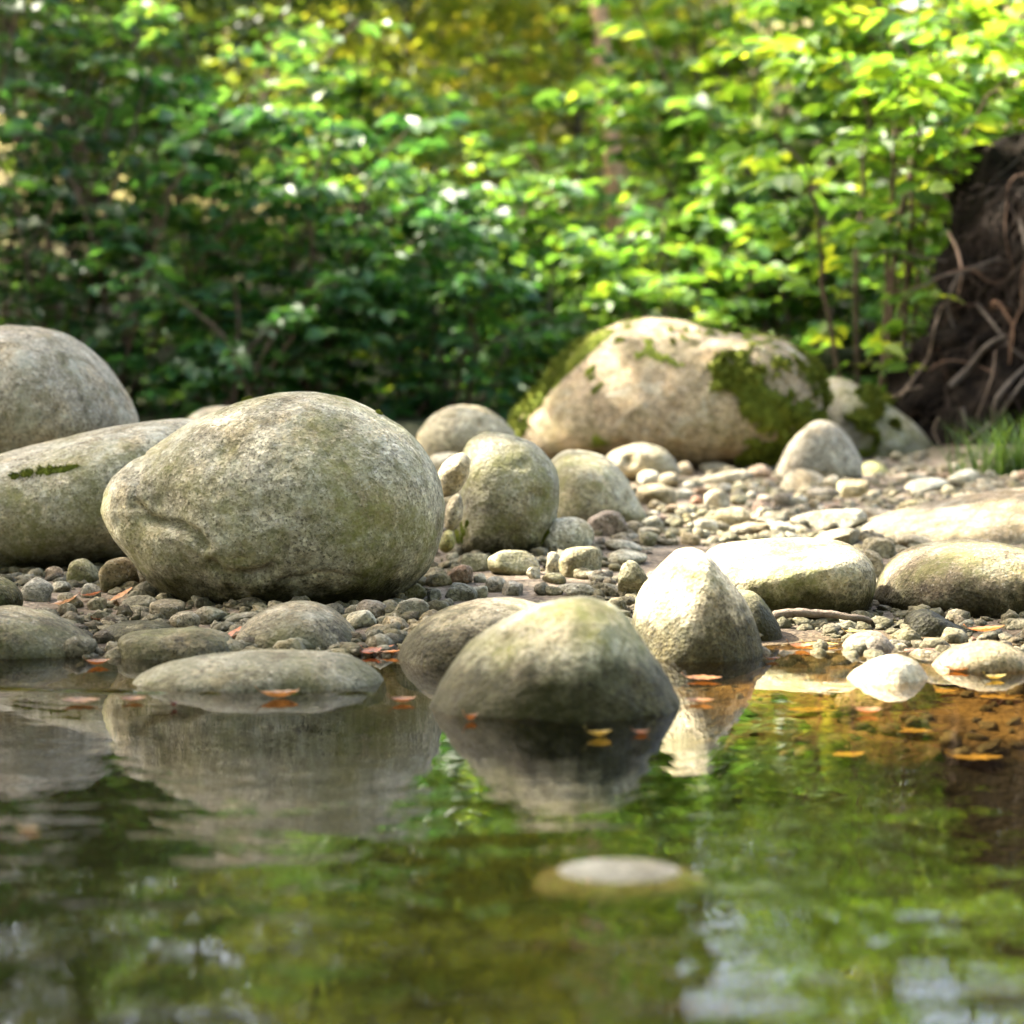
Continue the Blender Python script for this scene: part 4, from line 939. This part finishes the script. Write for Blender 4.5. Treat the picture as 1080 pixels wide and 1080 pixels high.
tree(X(883, 26), 26, 14, .20, 2.4, .5, 16, 2400, .2, (1.2, 1.2, .8), (.16, .10, .07), 'brown trunked tree at the top right, left one of a close pair', 2)
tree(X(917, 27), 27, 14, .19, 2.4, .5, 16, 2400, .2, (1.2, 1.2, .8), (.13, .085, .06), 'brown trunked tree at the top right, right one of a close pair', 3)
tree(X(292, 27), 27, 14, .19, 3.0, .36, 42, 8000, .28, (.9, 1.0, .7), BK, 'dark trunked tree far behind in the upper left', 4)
tree(X(95, 20), 20, 10.5, .14, 2.8, .08, 52, 8500, .2, (.42, .55, .42), BK, 'dense dark tree filling the upper left corner', 5)  # dark crown tint puts shade into the leaf colour
tree(X(-90, 17), 17, 9, .12, 2.5, .06, 48, 11000, .22, (.42, .55, .42), BK, 'dense dark tree beyond the left edge behind the bushes', 6)  # crown tinted dark in place of shade
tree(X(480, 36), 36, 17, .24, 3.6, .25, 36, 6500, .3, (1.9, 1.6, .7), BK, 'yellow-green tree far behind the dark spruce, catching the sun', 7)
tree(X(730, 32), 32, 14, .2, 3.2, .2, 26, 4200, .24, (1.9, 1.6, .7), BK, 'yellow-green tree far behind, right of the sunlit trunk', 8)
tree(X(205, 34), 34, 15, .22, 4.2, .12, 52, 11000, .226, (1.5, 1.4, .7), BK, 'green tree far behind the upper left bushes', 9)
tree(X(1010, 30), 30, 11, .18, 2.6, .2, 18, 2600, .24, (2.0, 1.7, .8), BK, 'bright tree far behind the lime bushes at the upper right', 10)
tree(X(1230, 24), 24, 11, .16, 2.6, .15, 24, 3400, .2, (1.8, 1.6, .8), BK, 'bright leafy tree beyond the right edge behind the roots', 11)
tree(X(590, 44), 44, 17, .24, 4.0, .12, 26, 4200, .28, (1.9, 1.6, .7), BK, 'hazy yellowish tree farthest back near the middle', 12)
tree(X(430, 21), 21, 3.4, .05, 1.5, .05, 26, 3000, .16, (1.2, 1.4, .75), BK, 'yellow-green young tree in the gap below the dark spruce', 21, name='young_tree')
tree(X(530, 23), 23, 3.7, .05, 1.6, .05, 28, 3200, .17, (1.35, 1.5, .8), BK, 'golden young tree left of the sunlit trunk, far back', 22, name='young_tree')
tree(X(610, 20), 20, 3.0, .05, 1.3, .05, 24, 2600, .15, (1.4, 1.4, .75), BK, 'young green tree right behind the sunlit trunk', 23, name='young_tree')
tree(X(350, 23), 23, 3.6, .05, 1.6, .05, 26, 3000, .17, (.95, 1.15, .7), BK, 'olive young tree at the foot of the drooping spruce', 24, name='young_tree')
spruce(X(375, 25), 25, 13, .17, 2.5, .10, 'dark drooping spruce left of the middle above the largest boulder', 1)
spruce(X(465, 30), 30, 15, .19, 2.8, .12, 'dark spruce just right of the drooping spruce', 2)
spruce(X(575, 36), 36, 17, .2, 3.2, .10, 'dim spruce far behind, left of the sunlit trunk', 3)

# unseen shade trees added on the left bank: crowns shaped by the wanted shade
def lit_limit(y): return np.interp(y, [2.5, 3.1, 3.4, 3.6, 4.0, 4.3, 5.0, 5.8, 6.6, 7.6, 8.4, 9.5, 12, 17], [.12, .10, .06, -.06, -.06, .06, .16, .27, .25, -.05, -.15, -.1, -.1, .2])
def shade_tree(x, y, h, ylo, yhi, n, label, seed):
    rng = np.random.default_rng(seed); z0 = float(ground_h(np.array([x]), np.array([y]))[0]) - .1
    t = empty('shade_tree', label, 'tree'); t.location = (x, y, z0)
    gxs, gys = rng.uniform(-3.6, 2.4, n * 5), rng.uniform(ylo, yhi, n * 5); zz_ = rng.uniform(3.8, 7.2, n * 5)
    gp = np.stack([gxs, gys, 0 * gxs + .2], 1)
    jag = fbm(gp, 1.3, 3, 3) * .08
    d = fbm(gp + S * 0, 2.6, 3, 41) - .42 * (gys > 9)
    dap = fbm(gp, 4.5, 2, 77)
    ok = ((gxs < lit_limit(gys) + jag) & (d > -.62)) | ((gxs > 1.15) & (gys > 8.1) & (gys < 9.6)) | ((gxs > .62) & (gys > 4.2) & (gys < 7.6) & (dap > np.where(gxs > .68, -.14, .12))) | ((gxs > .3) & (gys > 7.7) & (gys < 8.5) & (dap > .05)) 
    gp, zz_ = gp[ok][:n], zz_[ok][:n]
    A = gp + S * ((zz_ - .2) / S[2])[:, None] - [x, y, z0]
    m = len(A)
    u = np.linspace(0, 1, 12); top = np.array([A[:, 0].mean(), A[:, 1].mean(), h]); P = spline([[0, 0, 0], [top[0] * .1, top[1] * .1, h * .45], [top[0] * .5, top[1] * .5, h * .8], top], 12)
    tr_ = [tube(P, .16 * (1 - .8 * u), 10)]
    for q in range(40):
        c0 = A[rng.integers(0, m)]; b0 = P[rng.integers(4, 11)]
        tr_.append(tube(spline([b0, (b0 + c0) / 2 + [0, 0, .2], c0], 8), np.linspace(.04, .008, 8), 5))
    V, Fc = join(tr_); o = mesh_obj('trunk', V, Fc, M['bark'], t); o.color = (*BK, 1)
    a_ = rng.uniform(0, 6.283, m); ax = np.stack([np.cos(a_), np.sin(a_), rng.uniform(-.5, .2, m)], 1); LL = rng.uniform(.10, .18, m)
    V, Fc = leaf_mesh(A, ax, S[None] * .6 + np.array([0, 0, .6]) + rng.normal(0, .4, (m, 3)), LL, LL * .65, rng)
    o = mesh_obj('crown', V, Fc, M['far_leaf'], t, smooth=False); o.color = (.9, 1, .9, 1)
shade_tree(-5.6, 6.2, 6.6, 1.6, 5.6, 8000, 'broad leafy tree on the near left bank, unseen, crown shaped to shade the boulders', 1)
shade_tree(-6.0, 10.6, 6.8, 5.0, 9.6, 10500, 'broad leafy tree on the far left bank, unseen, crown shaped to shade the bushes', 2)
shade_tree(-6.6, 14.0, 7.0, 8.6, 16.0, 8000, 'leafy tree at the back of the left bank, unseen, added for its shade', 3)

# unseen wood added behind the viewer: it closes off the low sky
rng = np.random.default_rng(99); m = 12000
a_ = rng.uniform(math.radians(-200), math.radians(20), m); d_ = rng.uniform(5.5, 8.5, m); zz_ = rng.uniform(.2, 9.5, m)
A = np.stack([np.cos(a_) * d_, np.sin(a_) * d_ + 2.5, zz_], 1); k_ = fbm(A, .8, 2, 6) > -.35; A = A[k_]; m = len(A)
tr_ = [tube(np.array([[math.cos(t) * 7, math.sin(t) * 7 + 2.5, -.3], [math.cos(t) * 7.1, math.sin(t) * 7.1 + 2.5, 4], [math.cos(t) * 7, math.sin(t) * 7 + 2.5, 10.5]]), [.16, .12, .05], 8) for t in np.radians(np.linspace(-195, 15, 14))]
ax = norm(rng.normal(0, 1, (m, 3)) * [1, 1, .6]); LL = rng.uniform(.3, .55, m)
V, Fc = join([leaf_mesh(A, ax, rng.normal(0, 1, (m, 3)) + [0, 0, .8], LL, LL * .62, rng)] + tr_)
o = kind(mesh_obj('woodland', V, Fc, M['far_leaf'], smooth=False), 'stuff'); o.color = (.9, 1, .9, 1)
tag(o, 'unseen leafy wood added behind the viewer to close off the low sky', 'woodland')
